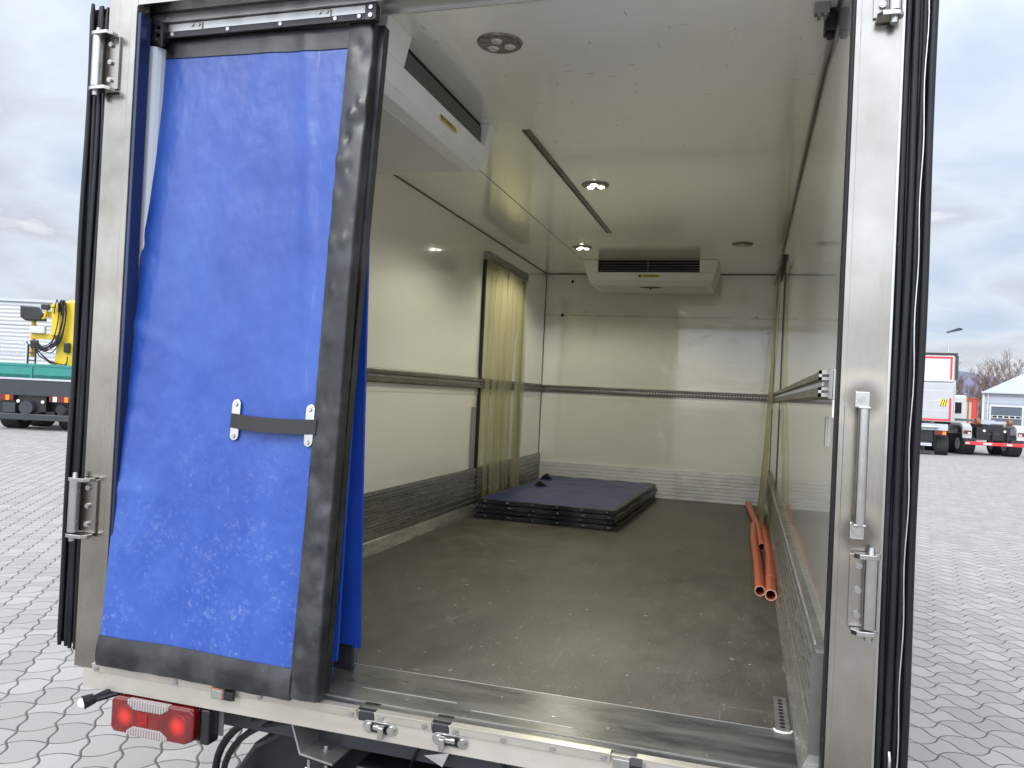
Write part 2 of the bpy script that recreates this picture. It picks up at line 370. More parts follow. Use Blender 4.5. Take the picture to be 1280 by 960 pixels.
a.col(a.mix(a.mix((.085,.002,.003), (.16,.005,.005), a.noise(22,3).lin(.3,.7,0,1)), (.60,.022,.016), dd_.ss(.040,.004) * (rg*.15 + .85))); a.bump(st, .25, .0008); M['lens_red'] = a.m  # hot spots of the two reflector dishes are painted into the lens colour
M['lens_red2'] = plain('red_reflector', (.20,.006,.006), .16, 0, .5, 45, .4)
a = Mat('clear_lens', (.62,.56,.54), .12); x, y, z = a.xyz(); st = (x * 620.0).sin(); a.col(a.mix((.15,.125,.12), (.34,.30,.29), st.lin(-1,1,0,1))); a.bump(st, .2, .001); M['lens_clear'] = a.m
M['white_lens'] = plain('white_marker_lens', (.8,.78,.72), .25)
M['sticker'] = plain('yellow_sticker', (.75,.62,.03), .4)
M['lampring'] = plain('lamp_ring', (.22,.21,.19), .4, .4, .5, 60)
a = Mat('lit_lens', (1,1,1), .3); a.p.inputs['Emission Color'].default_value = (1,.97,.80,1); a.p.inputs['Emission Strength'].default_value = 5; M['lit'] = a.m
M['unlit'] = plain('unlit_lens', (.6,.6,.57), .12, 0, .1)
M['void'] = plain('dark_void', (.004,.004,.004), .9)
# outdoor
M['yellow'] = plain('crane_yellow', (.60,.42,.015), .35, 0, .06, 2)
M['teal'] = plain('teal_paint', (.02,.20,.17), .4, 0, .08, 2)
M['char'] = plain('charcoal_paint', (.026,.029,.035), .5, 0, .15, 3)
M['truckwhite'] = plain('white_truck_paint', (.50,.50,.485), .35, 0, .05, 2)
M['trucksilver'] = plain('silver_panel', (.40,.405,.41), .4, .2, .06, 1)
M['redpaint'] = plain('red_tape', (.62,.03,.04), .4)
M['rust'] = plain('rusty_steel', (.22,.09,.04), .7, 0, .3, 10)
M['tyre'] = plain('tyre_rubber', (.02,.02,.02), .8, 0, .3, 10, .3)
M['orange'] = plain('amber_lens', (.85,.22,.01), .2)
a = Mat('white_cladding', (.74,.75,.76), .5); x, y, z = a.xyz(); rb = (z * 21.0).sin(); a.col(a.mix((.36,.375,.40), (.47,.485,.50), rb.ss(-.9,-.3))); a.bump(rb, .5, .04); M['clad'] = a.m  # shading of the ribs is painted as darker bands
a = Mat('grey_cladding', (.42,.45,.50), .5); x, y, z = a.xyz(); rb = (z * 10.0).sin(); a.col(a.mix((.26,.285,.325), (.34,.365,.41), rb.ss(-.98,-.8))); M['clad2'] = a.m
M['roofm'] = plain('pale_metal_roof', (.36,.40,.47), .45, 0, .05, 1)
M['gate'] = plain('dark_sectional_door', (.07,.085,.11), .5)
M['galv'] = plain('galvanised', (.45,.47,.50), .5, .5)
M['bark'] = plain('winter_bark', (.15,.115,.09), .9)
M['brush'] = plain('winter_brush', (.17,.115,.085), .9)
M['hill'] = plain('hazy_wooded_hill', (.115,.12,.18), 1, 0, .2, .01)  # blue of the distant haze is mixed into the hill colour
M['brick'] = plain('sandy_panel', (.50,.36,.24), .8)
# paving: interlocking wave-edged blocks
a = Mat('paving_blocks', (.3,.3,.3), .85)
mp = a.coord((1/.187, 1/.187, 1), (0, 0, R(56)))
q = a.t.nodes.new('ShaderNodeSeparateXYZ'); a.t.links.new(mp, q.inputs[0]); U, V = E_(a.t, q.outputs[0]), E_(a.t, q.outputs[1])
wob = a.noise(2.0, 2)
bul = (V * math.pi).cos() * (U * math.pi).sin() * .20
skew = (V * math.pi).sin() * (U * math.pi).sin() * .10
Uw = U - bul + skew
Vw = V + (U * (2 * math.pi)).sin() * .05 + (U * math.pi).cos() * (V * math.pi).sin() * .03
iu = (Uw + .5).floor(); iv = (Vw + .5).floor()
du = ((Uw - iu).abs() * -1.0) + .5; dv = ((Vw - iv).abs() * -1.0) + .5
dd = du.min(dv)
jn = a.noise(70, 3)
joint = (dd + (jn - .5) * .022).ss(.034, .015)
cm = a.t.nodes.new('ShaderNodeCombineXYZ'); a.t.links.new(iu.o, cm.inputs[0]); a.t.links.new(iv.o, cm.inputs[1])
wn = a.t.nodes.new('ShaderNodeTexWhiteNoise'); wn.noise_dimensions = '2D'; a.t.links.new(cm.outputs[0], wn.inputs['Vector'])
per = E_(a.t, wn.outputs['Value'])
g = a.noise(230, 4, .75); big = a.noise(.35, 5, .6); mid = a.noise(2.5, 4, .6)
c = a.mix((.262,.246,.228), (.330,.312,.290), (per*.45 + mid*.3 + big*.4).lin(.35,.8,0,1))
c = a.mix(c, (.15,.145,.14), g.ss(.55,.72)*.45); c = a.mix(c, (.42,.40,.38), g.ss(.42,.3)*.4)
c = a.mix(c, (.20,.195,.19), mid.ss(.62,.75)*.3)
moss = a.noise(5, 4); jc = a.mix((.045,.04,.034), (.10,.105,.025), moss.ss(.54,.66))
c = a.mix(c, jc, joint * .93); a.col(c)
a.bump(dd.ss(.015, .06), .6, .012); a.bump(g, .35, .003); M['paving'] = a.m

# ------------------------------------------------------------ ground and hill
g_ = MB().add([(-900,-300,0),(900,-300,0),(900,1200,0),(-900,1200,0)], [(0,1,2,3)])
tag(obj('ground', g_, M['paving']), kind='structure')
hb = MB()
def hillf(u, v):
    x = -600 + 2600*u; y = 1050 + 500*v
    h = 78 + 22*math.sin(u*9+1) + 12*math.sin(u*23) + 5*math.sin(u*61)
    return (x, y, -2 + h*min(1, math.sin(min(1, v*1.3)*math.pi/2)) ), (0,0,1)
hb.sheet(hillf, 90, 8)
tag(obj('hill', hb, M['hill']), kind='structure')

# ------------------------------------------------------------ the truck body
F = .95; H = 3.16; HW = 1.135; L = 5.83
T = thing('refrigerated_truck', 'white insulated box truck with its rear doors open, seen into the empty cargo space', 'truck')
def part(name, mb, mat, parent=T, bevel=0, label=None):
    o = obj(name, mb, M[mat] if isinstance(mat, str) else mat, parent, bevel)
    if label: o['label'] = label
    return o
part('floor', MB().box(-HW, HW, .33, L, F-.09, F).box(-HW, HW, .072, .33, F-.085, F-.004), 'floor')
thr = part('threshold', MB().box(-HW+.0, HW, .013, .335, F-.003, F+.003), 'plate', bevel=.001)
part('worn_edge', MB().box(-HW, HW, .3345, .3375, F+.0005, F+.0038), 'alu', thr)
part('worn_edge', MB().prism([(-.22,.150),(.10,.1485),(.10,.1505),(-.22,.152)], 'z', F+.003, F+.0042).prism([(.16,.112),(.47,.108),(.47,.110),(.16,.1135)], 'z', F+.003, F+.0042), 'alu', thr)
part('ridge', MB().box(-HW, HW, .046, .052, F+.003, F+.0055), 'alu_dull', thr)
w = part('side_wall', MB().box(-HW-.07, -HW, .06, L+.07, F-.09, H+.06), 'wall', label='left side wall with a doorway')
w2 = part('side_wall', MB().box(HW, HW+.07, .06, L+.07, F-.09, H+.06), 'wall_right', label='right side wall with glossy scratched lining')
fw = part('front_wall', MB().box(-HW, HW, L, L+.07, F-.09, H), 'wall_front')
ce = part('ceiling', MB().box(-HW, HW, .06, L, H, H+.06), 'ceil')
# seams and sealant lines
sm = MB()
sm.box(-.598, -.594, 2.0, 5.2, H-.0015, H+.001)
sm.box(-HW, -HW+.006, .3, L, H-.006, H-.0005).box(HW-.008, HW, .3, L, H-.010, H-.0005)
sm.box(-HW, HW, L-.006, L, H-.008, H-.0005)
part('seam', sm, 'seam', ce)
part('corner_seam', MB().box(-HW+.0005, -HW+.006, L-.006, L-.0005, F+.33, H-.01), 'seam', fw)
part('corner_seam', MB().box(HW-.005, HW-.0005, L-.005, L-.0005, F+.3, H-.01), 'seam', fw)
# ceiling: darker strips (glued joints), and airline slot
part('lashing_track', MB().box(-.168, -.160, 1.446, 3.825, H-.006, H).box(-.138, -.130, 1.446, 3.825, H-.006, H).box(-.160,-.138,1.446,3.825,H-.0015,H+.002), 'rail', ce)
for yy in (.9, 1.9, 2.95): pass
# skirting with grooves (profile y-z swept along the wall)
def skirting(sign, y0, y1, z1, mat, name='skirting'):
    pr = [(0, F)]; base = .042
    pr = [(HW-.0, F+.001), (HW-.052, F+.001), (HW-.050, F+.012), (HW-.022, F+.075)]
    z = F+.075; n = 6; hgt = (z1 - .018 - z)/n
    for i in range(n):
        pr += [(HW-.018, z+.003), (HW-.018, z+hgt-.012), (HW-.026, z+hgt-.010), (HW-.026, z+hgt-.005), (HW-.008, z+hgt-.004), (HW-.008, z+hgt)]
        z += hgt
    pr += [(HW-.022, z), (HW-.022, z1), (HW, z1)]
    pr = [(sign*x, z) for x, z in pr]
    sk = part(name, MB().prism(pr, 'y', y0, y1), mat, w if sign < 0 else w2)
    z = F+.075
    for i in range(n):
        z += hgt; a0, a1 = sorted((sign*(HW-.0265), sign*(HW-.0255)))
        part('plank_highlight', MB().box(a0, a1, y0, y1, z-.0095, z-.0062), 'alu', sk)  # bright strips on the ridges draw the thin highlights between planks
    a0, a1 = sorted((sign*(HW-.034), sign*(HW-.001)))
    part('end_cap', MB().box(a0, a1, y0-.003, y0-.0005, F+.06, z1), 'seam', sk)
    return sk
skirting(-1, .06, L-.002, 1.285, 'skirt'); skirting(1, .06, L-.002, 1.272, 'skirt')
# perforated lashing strip above the skirting
def perf(sign, z, y0, y1, par):
    mb = MB(); x = sign*HW; mb.box(min(x, x-sign*.020), max(x, x-sign*.020), y0, y1, z, z+.022)
    o = part('perforated_strip', mb, 'rail', par)
    h = MB(); yy = y0+.01
    while yy < y1:
        h.box(min(x-sign*.0200, x-sign*.0235), max(x-sign*.0200, x-sign*.0235), yy, yy+.012, z+.005, z+.017); yy += .025
    h_ = part('perforation', h, 'alu', o); return o
perf(-1, 1.286, .1, L-.01, w); perf(1, 1.273, .1, L-.01, w2)
# front wall skirting
mb = MB(); z = F+.0
pr = [(L, F+.001), (L-.028, F+.001)]
for i in range(8):
    h = .034; pr += [(L-.028, z+.004), (L-.028, z+h-.003), (L-.022, z+h-.002), (L-.022, z+h)]; z += h
pr += [(L-.026, z), (L-.026, z+.012), (L, z+.012)]
part('skirting', mb.prism([(y, zz) for y, zz in pr], 'x', -HW+.053, HW-.053), 'skirt_b', fw)
# mid-height lashing rails
def rail(name, axis, a0, a1, base, sgn, z0, z1, par, d=.034):
    hgt = z1 - z0
    pr = [(0, z0), (.010, z0-.004), (.012, z0), (d, z0+.002), (d, z0+hgt*.30), (d-.012, z0+hgt*.31), (d-.014, z0+hgt*.5), (d-.012, z0+hgt*.69), (d, z0+hgt*.70), (d, z1-.002), (.012, z1), (.010, z1+.004), (0, z1)]
    pr = [(base + sgn*q, zz) for q, zz in pr]
    o = part(name, MB().prism(pr, axis, a0, a1), 'rail', par)
    h = MB(); t = a0 + .02
    x0, x1 = sorted((base + sgn*(d-.0135), base + sgn*(d-.008))); zm = z0+hgt*.5
    while t < a1 - .02:
        if axis == 'y': h.box(x0, x1, t, t+.012, zm-.006, zm+.006)
        else: h.box(t, t+.012, x0, x1, zm-.006, zm+.006)
        t += .028
    part('rail_slots', h, 'alu', par); return o
rail('lashing_rail', 'y', .12, L-.005, -HW, 1, 1.940, 2.012, w)
rail('lashing_rail', 'y', .17, L-.005, HW, -1, 1.940, 2.012, w2)
rail('lashing_rail', 'x', -HW+.036, HW-.036, L, -1, 1.952, 2.008, fw)
# bright cut end of right rail
mb = MB()
x = HW-.001
for z0, z1, xa, xb in ((1.935,2.017,0,.010),(1.940,1.950,.010,.036),(1.958,1.966,.010,.036),(1.940,1.966,.028,.036),(1.986,1.994,.010,.036),(2.002,2.012,.010,.036),(1.986,2.012,.028,.036)):
    mb.box(x-xb, x-xa, .160, .1695, z0, z1)
part('rail_end_profile', mb, 'bright', w2)
# pale liner bands below / above the rails
mb = MB().box(-HW, -HW+.003, .12, L-.01, 1.885, 1.935).box(-HW, -HW+.003, .12, L-.01, 2.020, 2.055)
part('liner_band', mb, 'wall', w)
part('liner_band', MB().box(HW-.003, HW, .12, L-.01, 1.885, 1.933), 'wall', w2)
part('liner_band', MB().box(-HW+.01, HW-.01, L-.003, L, 1.90, 1.945).box(-HW+.01, HW-.01, L-.003, L, 2.015, 2.04), 'wall', fw)
# front wall fasteners
for (x, z, r, mt) in ((-.857,3.081,.016,'black'),(-.95,2.735,.016,'black'),(-.701,2.772,.009,'alu_dull'),(.959,2.746,.013,'alu_dull')):
    o = part('wall_plug', MB().cyl((x,L-.006,z),(x,L,z), r), mt, fw)
# guard bars beside the doorway and on the right wall
part('guard_bar', MB().box(-HW, -HW+.02, 3.685, 3.725, 1.284+.03, 1.79), 'alu_dull', w, .003)
part('guard_bar', MB().box(-HW, -HW+.02, 4.99, 5.03, 1.32, 1.775), 'alu_dull', w, .003)
part('guard_bar', MB().box(HW-.006, HW, .255, .292, 1.80, 1.885), 'alu_dull', w2, .001)
# side doorway in the left wall
part('door_frame', MB().box(-HW, -HW+.05, 3.80, 4.97, 2.955, 3.022), 'alu_dull', w, .004)
part('door_gap', MB().box(-HW+.0005, -HW+.024, 3.80, 3.825, F+.02, 2.955), 'black', w)
part('door_gap', MB().box(-HW+.0005, -HW+.024, 4.955, 4.975, F+.02, 2.955), 'black', w)
part('door_frame', MB().box(HW-.02, HW, 3.97, 5.05, 2.975, 3.02), 'black', w2, .004)
part('door_gap', MB().box(HW-.006, HW-.0005, 3.95, 3.972, F+.35, 2.975), 'black', w2)
# ---- body exterior, chassis
part('roof', MB().box(-1.21, 1.21, .0, L+.1, H+.061, H+.12), 'truckwhite')
part('header', MB().box(-1.21, 1.21, 0, .058, 3.145, H+.06), 'steel')
post = MB(); post.box(-1.208, -1.092, -.0015, .055, F-.02, 3.30).box(-1.115,-1.092,-.0045,-.0015,F+.01,3.14)
pl = part('corner_post', post, 'steel', bevel=.003, label='left stainless rear corner post')
post = MB(); post.box(1.137, 1.246, -.0015, .055, F-.15, 3.30).box(1.137,1.150,-.0045,-.0015,F-.15,3.14)
pr_ = part('corner_post', post, 'steel', bevel=.003, label='right stainless rear corner post')
part('post_strip', MB().box(-1.0915, -1.078, .0, .05, F, 3.12).box(-1.10,-1.088,.05,.062,F,3.12), 'navy', pl, .003)  # navy strip stands in for the curtain reflected in the steel flank
part('post_strip', MB().box(1.1305, 1.1365, .004, .058, F, 3.14), 'rubber', pr_)  # rubber seal between post and wall
# rounded grey column inside the left post
col = MB()
prof = [(-1.135,.062),(-1.115,.062)] + [(-1.095+.035*math.sin(t), .10-.035*math.cos(t)) for t in [i*math.pi/8 for i in range(9)]] + [(-1.135,.14)]
col.prism(prof, 'z', F+.97, 3.035).prism([(x-.004 if x>-1.12 else x, y) for x, y in prof], 'z', F+.01, F+.968)
for i in range(len(col.sm)): col.sm[i] = False
gc = part('grey_column', col, 'grey_col', bevel=.002)
part('latch_clip', MB().box(-1.118,-1.094,.052,.064,1.925,2.02).cyl((-1.10,.052,1.93),(-1.10,.052,2.01),.005), 'bright', gc)
# sill and lip
part('sill_beam', MB().prism([(0,.866),(0,F-.0035),(.07,F-.0035),(.07,.89),(.02,.866)], 'x', -1.170, 1.20), 'sill', bevel=.002)
segs = [(-1.127,-.158),(-.098,.080),(.138,.60),(.67,1.135)]
for s0, s1 in segs:
    lip = part('sill_lip', MB().prism([(-.0005,.926),(-.007,.926),(-.010,.945),(-.012,.9515),(.012,.955),(.012,F-.003),(-.0005,F-.0035)], 'x', s0, s1), 'sill', bevel=.001)
    bolts = [s0+.02, s1-.02] if s1-s0 < .3 else [s0+.018+(s1-s0-.036)*i/3 for i in range(4)]
    for bx in bolts:
        part('bolt', MB().cyl((bx,-.0135,.936),(bx,-.008,.936),.0085,.0075,14).cyl((bx,-.015,.936),(bx,-.0134,.936),.004,.0035,6), 'zinc', lip)
for x in (-.128, .108):
    part('rubber_tongue', MB().prism([(-.004,.918),(.0,F-.002),(.05,F+.006),(.05,F-.01),(.01,.915)], 'x', x-.028, x+.025), 'black', bevel=.004)
# door bolt keepers
def keeper(cx, nub):
    mb = MB(); zc = .905; a = .037; r = .0185
    pf = [(cx+a*1.0 + r*math.cos(t), zc + r*math.sin(t)) for t in [(-90+i*22.5)*math.pi/180 for i in range(9)]] + [(cx-a + r*math.cos(t), zc + r*math.sin(t)) for t in [(90+i*22.5)*math.pi/180 for i in range(9)]]
    mb.prism(pf, 'y', -.004, -.0005)
    k = part('bolt_keeper', mb, 'bright', bevel=.001)
    for s in (-1, 1): part('bolt', MB().cyl((cx+s*a,-.013,zc),(cx+s*a,-.004,zc),.011,.012,14).cyl((cx+s*a,-.0145,zc),(cx+s*a,-.013,zc),.005,.005,6), 'zinc', k)
    part('recess_shade', MB().box(cx-a+.010, cx+a-.010, -.0052, -.0042, zc-.014, zc+.014), 'black', k)  # flat black plate standing in for the shade of a recess
    part('keeper_body', MB().box(cx-a+.018, cx+a-.018, -.016, -.004, zc-.004, zc+.011).box(cx+nub-.009, cx+nub+.009, -.026, -.004, zc-.026, zc+.012), 'bright', k, .004)
keeper(-.083, .010); keeper(.138, -.020)
# bump brackets on the sill
for x in (-.624, .635):
    b = part('bump_bracket', MB().box(x-.026, x+.020, -.030, -.012, .915, .950), 'rust' if x < 0 else 'alu_dull', bevel=.003)
    part('bump_rubber', MB().prism([(-.028,.916),(-.012,.912),(-.012,.952),(-.028,.938)], 'x', x+.0205, x+.05), 'black', b)
    if x < 0: part('worn_face', MB().box(x-.022, x+.016, -.0325, -.0302, .918, .945), 'zinc', b, .004)
# hinges
def hinge(sx, z0, z1, xb, xp):
    zc = (z0+z1)/2; h = z1 - z0
    o = part('hinge', MB().cyl((xb,-.032,z0+.018),(xb,-.032,z1-.018),.0165,None,20), 'bright')
    a, b = sorted((xb+sx*.0, xp))
    part('hinge_plate', MB().box(min(xb,xp), max(xb,xp), -.010, -.001, z0+.014, z1-.012), 'steel', o, .002)
    for z in (z0+.008, z1-.012):
        x0, x1 = (xb-.021, xp-.006) if xp > xb else (xp+.006, xb+.021)
        pf = [(x0+.021+ .021*math.cos(t), -.032+.021*math.sin(t)) for t in [math.pi/2+i*math.pi/6 for i in range(7)]] if xp > xb else None
        if xp > xb: pf = pf + [(x1-.012,-.053),(x1,-.036),(x1,-.011),(xb,-.011)]
        else: pf = [(x1-.021+.021*math.cos(t), -.032+.021*math.sin(t)) for t in [-math.pi/2+i*math.pi/6 for i in range(7)]] + [(xb,-.011),(x0,-.011),(x0,-.036),(x0+.012,-.053)]
        part('hinge_bracket', MB().prism(pf, 'z', z-.006, z+.006), 'bright', o, .0015)
    part('hinge_pin', MB().cyl((xb,-.032,z1-.006),(xb,-.032,z1+.010),.009,.007,6), 'zinc', o)
    part('hinge_nut', MB().cyl((xb,-.032,z0-.012),(xb,-.032,z0+.002),.010,.011,6), 'zinc', o)
    for i in range(3):
        z = z0+.045+i*(h-.085)/2; xx = xb + (xp-xb)*.55
        part('bolt', MB().cyl((xx,-.018,z),(xx,-.010,z),.0085,.009,12).cyl((xx,-.0195,z),(xx,-.018,z),.004,.004,6), 'zinc', o)
hinge(1, 2.848, 3.052, -1.218, -1.150); hinge(1, 1.362, 1.568, -1.215, -1.145)
hinge(-1, 1.355, 1.562, 1.222, 1.176); hinge(-1, 2.882, 3.09, 1.222, 1.176)
# weld-tinted grab bar on the right post
gb = part('grab_bar', MB().cyl((1.190,-.045,1.625),(1.190,-.045,1.912),.0125,None,18), 'bright')
for z, s in ((1.935,-1),(1.606,1)):
    part('bracket', MB().box(1.173,1.207,-.006,-.0005,z-.020,z+.020).box(1.176,1.204,-.056,-.0005,z+s*.020-.003,z+s*.020+.003), 'bright', gb, .002)
    part('bolt', MB().cyl((1.19,-.011,z),(1.19,-.006,z),.009,.009,14).cyl((1.19,-.0125,z),(1.19,-.011,z),.004,.004,6), 'zinc', gb)
# ---- the open doors folded against the sides
def door(s, x0, x1, label):
    d = part('rear_door', MB().box(min(s*x0,s*x1), max(s*x0,s*x1), .05, 1.16, F+.05, H-.01), 'truckwhite', bevel=.004, label=label)
    bk = MB().box(min(s*(x0-.004),s*(x1-.001)), max(s*(x0-.004),s*(x1-.001)), .016, .0495, F+.045, H-.006)
    part('edge_profile', bk, 'rubber', d, .003)
    n = 4; wd = (x1-x0+.006)/n
    for i in range(n):
        xc = s*(x0-.003 + wd*(i+.5)); yc = .018 - .006*(i % 2) - (.006 if i == n-1 else 0)
        ph = random.random()*6
        def pt(z): return (xc + .0025*math.sin(z*5+ph)*(.5+.5*math.sin(z*2.3+ph)), yc + .002*math.sin(z*7+ph), z)
        zs = [F+.025+.004*i + (H-F-.03)*k/50 for k in range(51)]
        pts = [pt(z) for z in zs]; rr = [wd*.34]+[wd*.50]*49+[wd*.30]
        part('rubber_seal', MB().tube(pts, rr, 10), 'rubber', d)
    return d
door(-1, 1.222, 1.288, 'left rear door folded back along the side, only its black rubber edge showing')
dr = door(1, 1.256, 1.326, 'right rear door folded back along the side, only its black rubber edge showing')
part('edge_trim', MB().box(1.247,1.2535,.010,.04,F,H), 'bright', dr)
part('edge_trim', MB().tube([(1.3035+.002*math.sin(k*.9),.000+.0015*math.sin(k*.7),F+.06+k*.043) for k in range(50)],.0016,6), 'alu', dr)
part('hook', MB().tube([(1.285,-.004,1.02),(1.285,-.012,1.035),(1.285,-.012,1.055),(1.285,-.002,1.07)],.004,8), 'zinc', dr)
# ---- curtain track
tk = part('curtain_track', MB().prism([(.085,3.122),(.105,3.118),(.105,3.128),(.170,3.128),(.170,3.118),(.185,3.122),(.185,3.159),(.085,3.159)], 'x', -1.128, 1.128), 'alu', bevel=.001)
part('track_seal', MB().box(-1.128,1.128,.060,.084,3.149,3.159).box(-1.128,1.128,.186,.200,3.132,3.159), 'rubber', tk)
part('track_bolt', MB().cyl((-1.05,.08,3.138),(-1.05,.085,3.138),.007), 'zinc', tk)
part('track_stop', MB().box(-1.120,-1.045,.075,.082,3.035,3.118).prism([(-1.128,3.145),(-1.045,3.11),(-1.045,3.03),(-1.128,3.06)],'y',.066,.072), 'black', tk, .001)
for dx_, dz_ in ((-1.105,3.10),(-1.105,3.065),(-1.07,3.085),(-1.07,3.055)):
    part('bolt', MB().cyl((dx_,.062,dz_),(dx_,.066,dz_),.0035,None,8), 'zinc', tk)
part('ceiling_bracket', MB().box(1.060,1.105,.425,.455,3.125,H).box(1.070,1.080,.420,.46,3.115,3.126).box(1.088,1.098,.420,.46,3.115,3.126), 'alu_dull', ce, .002)
cg = part('cable_gland', MB().box(1.095,1.130,.47,.53,3.09,H), 'black', ce, .004)
part('gland_nut', MB().cyl((1.115,.50,3.075),(1.115,.50,3.092),.012,None,12), 'black', cg)
part('ceiling_conduit', MB().tube([(1.115,.50,3.08),(1.125,.52,3.10),(1.128,.9,3.148),(1.129,3.0,3.152),(1.129,5.7,3.152)],.005,8), 'alu_dull', ce)
# ---- interior lamps
def lamp(x, y, lit, ring=.078):
    o = part('ceiling_lamp', MB().cyl((x,y,H-.008),(x,y,H),ring,ring+.004,32).cyl((x,y,H-.011),(x,y,H-.008),ring*.86,ring*.95,32), 'lampring', T, .0, label=('lit' if lit else 'unlit') + ' round ceiling lamp')
    for k in range(3):
        t = k*2*math.pi/3 + .5; lx, ly = x+.036*math.cos(t), y+.036*math.sin(t)
        part('lens', MB().cyl((lx,ly,H-.016),(lx,ly,H-.011),.016,.021,18), 'lit' if lit else 'unlit', o)
    if lit:
        ld = bpy.data.lights.new('lamp_light','SPOT'); ld.energy = 19; ld.color = (1,.96,.76); ld.spot_size = R(150); ld.spot_blend = .35; ld.shadow_soft_size = .03
        lo = bpy.data.objects.new('lamp_light', ld); COL.objects.link(lo); lo.location = (x,y,H-.03); lo.parent = o
lamp(.01,.524,False); lamp(-.003,2.457,True); lamp(-.471,4.394,True); lamp(.819,4.301,False)
# ---- cooling units
def hexa(mb, top, bot):
    return mb.add(list(top)+list(bot), [(0,1,2,3),(7,6,5,4),(0,4,5,1),(1,5,6,2),(2,6,7,3),(3,7,4,0)])
def cooler(Mt, wd, g0, g1, label, coil='fins'):
    """local frame: x along the width 0..wd, y from front edge 0 back to +, z below ceiling (negative)"""
    t = lambda mb: [setattr(mb, 'v', [tuple(Mt @ Vector(v)) for v in mb.v]), mb][1]
    D, h, zo, tp = .62, .215, -.108, .05
    xt = lambda z, s: (tp*(-z/h)) if s < 0 else wd - tp*(-z/h)
    yf = lambda z: .048*(-z/h)
    mb = MB(); za = -.0015
    hexa(mb, [(0,0,za),(g0,0,za),(g0,D,za),(0,D,za)], [(xt(zo,-1),yf(zo),zo),(g0,yf(zo),zo),(g0,D,zo),(xt(zo,-1),D,zo)])
    hexa(mb, [(g1,0,za),(wd,0,za),(wd,D,za),(g1,D,za)], [(g1,yf(zo),zo),(xt(zo,1),yf(zo),zo),(xt(zo,1),D,zo),(g1,D,zo)])
    hexa(mb, [(xt(zo,-1),yf(zo),zo-.0005),(xt(zo,1),yf(zo),zo-.0005),(xt(zo,1),D,zo-.0005),(xt(zo,-1),D,zo-.0005)], [(tp,.048,-h+.03),(wd-tp,.048,-h+.03),(wd-tp,D,-h+.03),(tp,D,-h+.03)])
    hexa(mb, [(tp,.048,-h+.0295),(wd-tp,.048,-h+.0295),(wd-tp,D,-h+.0295),(tp,D,-h+.0295)], [(tp+.01,.075,-h),(wd-tp-.01,.075,-h),(wd-tp-.01,D,-h+.0),(tp+.01,D,-h+.0)])
    o = part('cooling_unit', t(mb), 'unit', T, .004, label)
    part('drip_tray', t(MB().box(tp+.05, wd-tp-.05, .13, D-.03, -h-.007, -h+.002)), 'unit_low', o, .004)
    part('coil', t(MB().box(g0+.0005, g1-.0005, .045, .06, zo+.0005, -.021)), coil, o)
    part('coil_gap', t(MB().box(g0+.0005, g1-.0005, .050, .058, -.0205, -.001)), 'void', o)
    sl = MB()
    for k in range(4): sl.box(g0+.0005, g1-.0005, .020+.004*k, .036+.004*k, zo+.012+.024*k, zo+.0145+.024*k)
    sl.box((g0+g1)/2-.003,(g0+g1)/2+.003,.020,.026,zo+.002,-.005)
    return o, sl, t
Mt1 = Matrix(((0,-1,0,-.287),(1,0,0,.235),(0,0,1,H-.0),(0,0,0,1)))     # width runs along +Y, depth towards the left wall
o1, sl1, t1 = cooler(Mt1, 1.205, .19, 1.10, 'white evaporator unit under the ceiling by the left wall')
Mt2 = Matrix(((1,0,0,-.585),(0,1,0,5.0),(0,0,1,H),(0,0,0,1)))
o2, sl2, t2 = cooler(Mt2, 1.205, .135, 1.04, 'white evaporator unit on the far front wall', 'void')  # near-black coil: shade of the opening is put into its colour
part('grille', t2(sl2), 'alu_dull', o2)
mb = MB(); n = 24; cx_, cy_ = .60, .20
mb.add([(cx_+.105*math.cos(2*math.pi*i/n), cy_-.0+.040*math.sin(2*math.pi*i/n), -.2235) for i in range(n)] + [(cx_+.105*math.cos(2*math.pi*i/n), cy_+.040*math.sin(2*math.pi*i/n), -.214) for i in range(n)],
       [tuple(reversed(range(n)))] + [(i,(i+1)%n,n+(i+1)%n,n+i) for i in range(n)])
part('drain_port', t2(mb), 'void', o2)
part('drain_port_tail', t2(MB().tube([(.60,.17,-.215),(.605,.165,-.238),(.60,.16,-.245)],.006,8)), 'black', o2)
# stickers with lettering, on the sloping lip under the grille
def sticker(o, t, Mt, cx, z, w_, h_):
    yy = .048*(-z/.215); ang = math.atan(.048/.215)
    ml = Matrix.Translation((cx, yy-.0012, z)) @ Matrix.Rotation(-ang, 4, 'X')
    q = MB().box(-w_/2, w_/2, -.0006, .0006, -h_/2, h_/2); q.v = [tuple(Mt @ ml @ Vector(v)) for v in q.v]
    st = part('sticker', q, 'sticker', o)
    q = MB().box(-w_/2+.003, -w_/2+.022, -.0012, -.0007, -h_/2+.002, h_/2-.002); q.v = [tuple(Mt @ ml @ Vector(v)) for v in q.v]
    part('emblem', q, 'black', st)
    text_part('lettering', 'KONVEKTA', .026, M['black'], st, Mt @ ml @ Matrix.Translation((.012, -.0012, 0)) @ Matrix.Rotation(R(90), 4, 'X'), .0002, sx=1.0)
sticker(o1, t1, Mt1, .66, -.150, .18, .024); sticker(o2, t2, Mt2, .60, -.140, .19, .024)
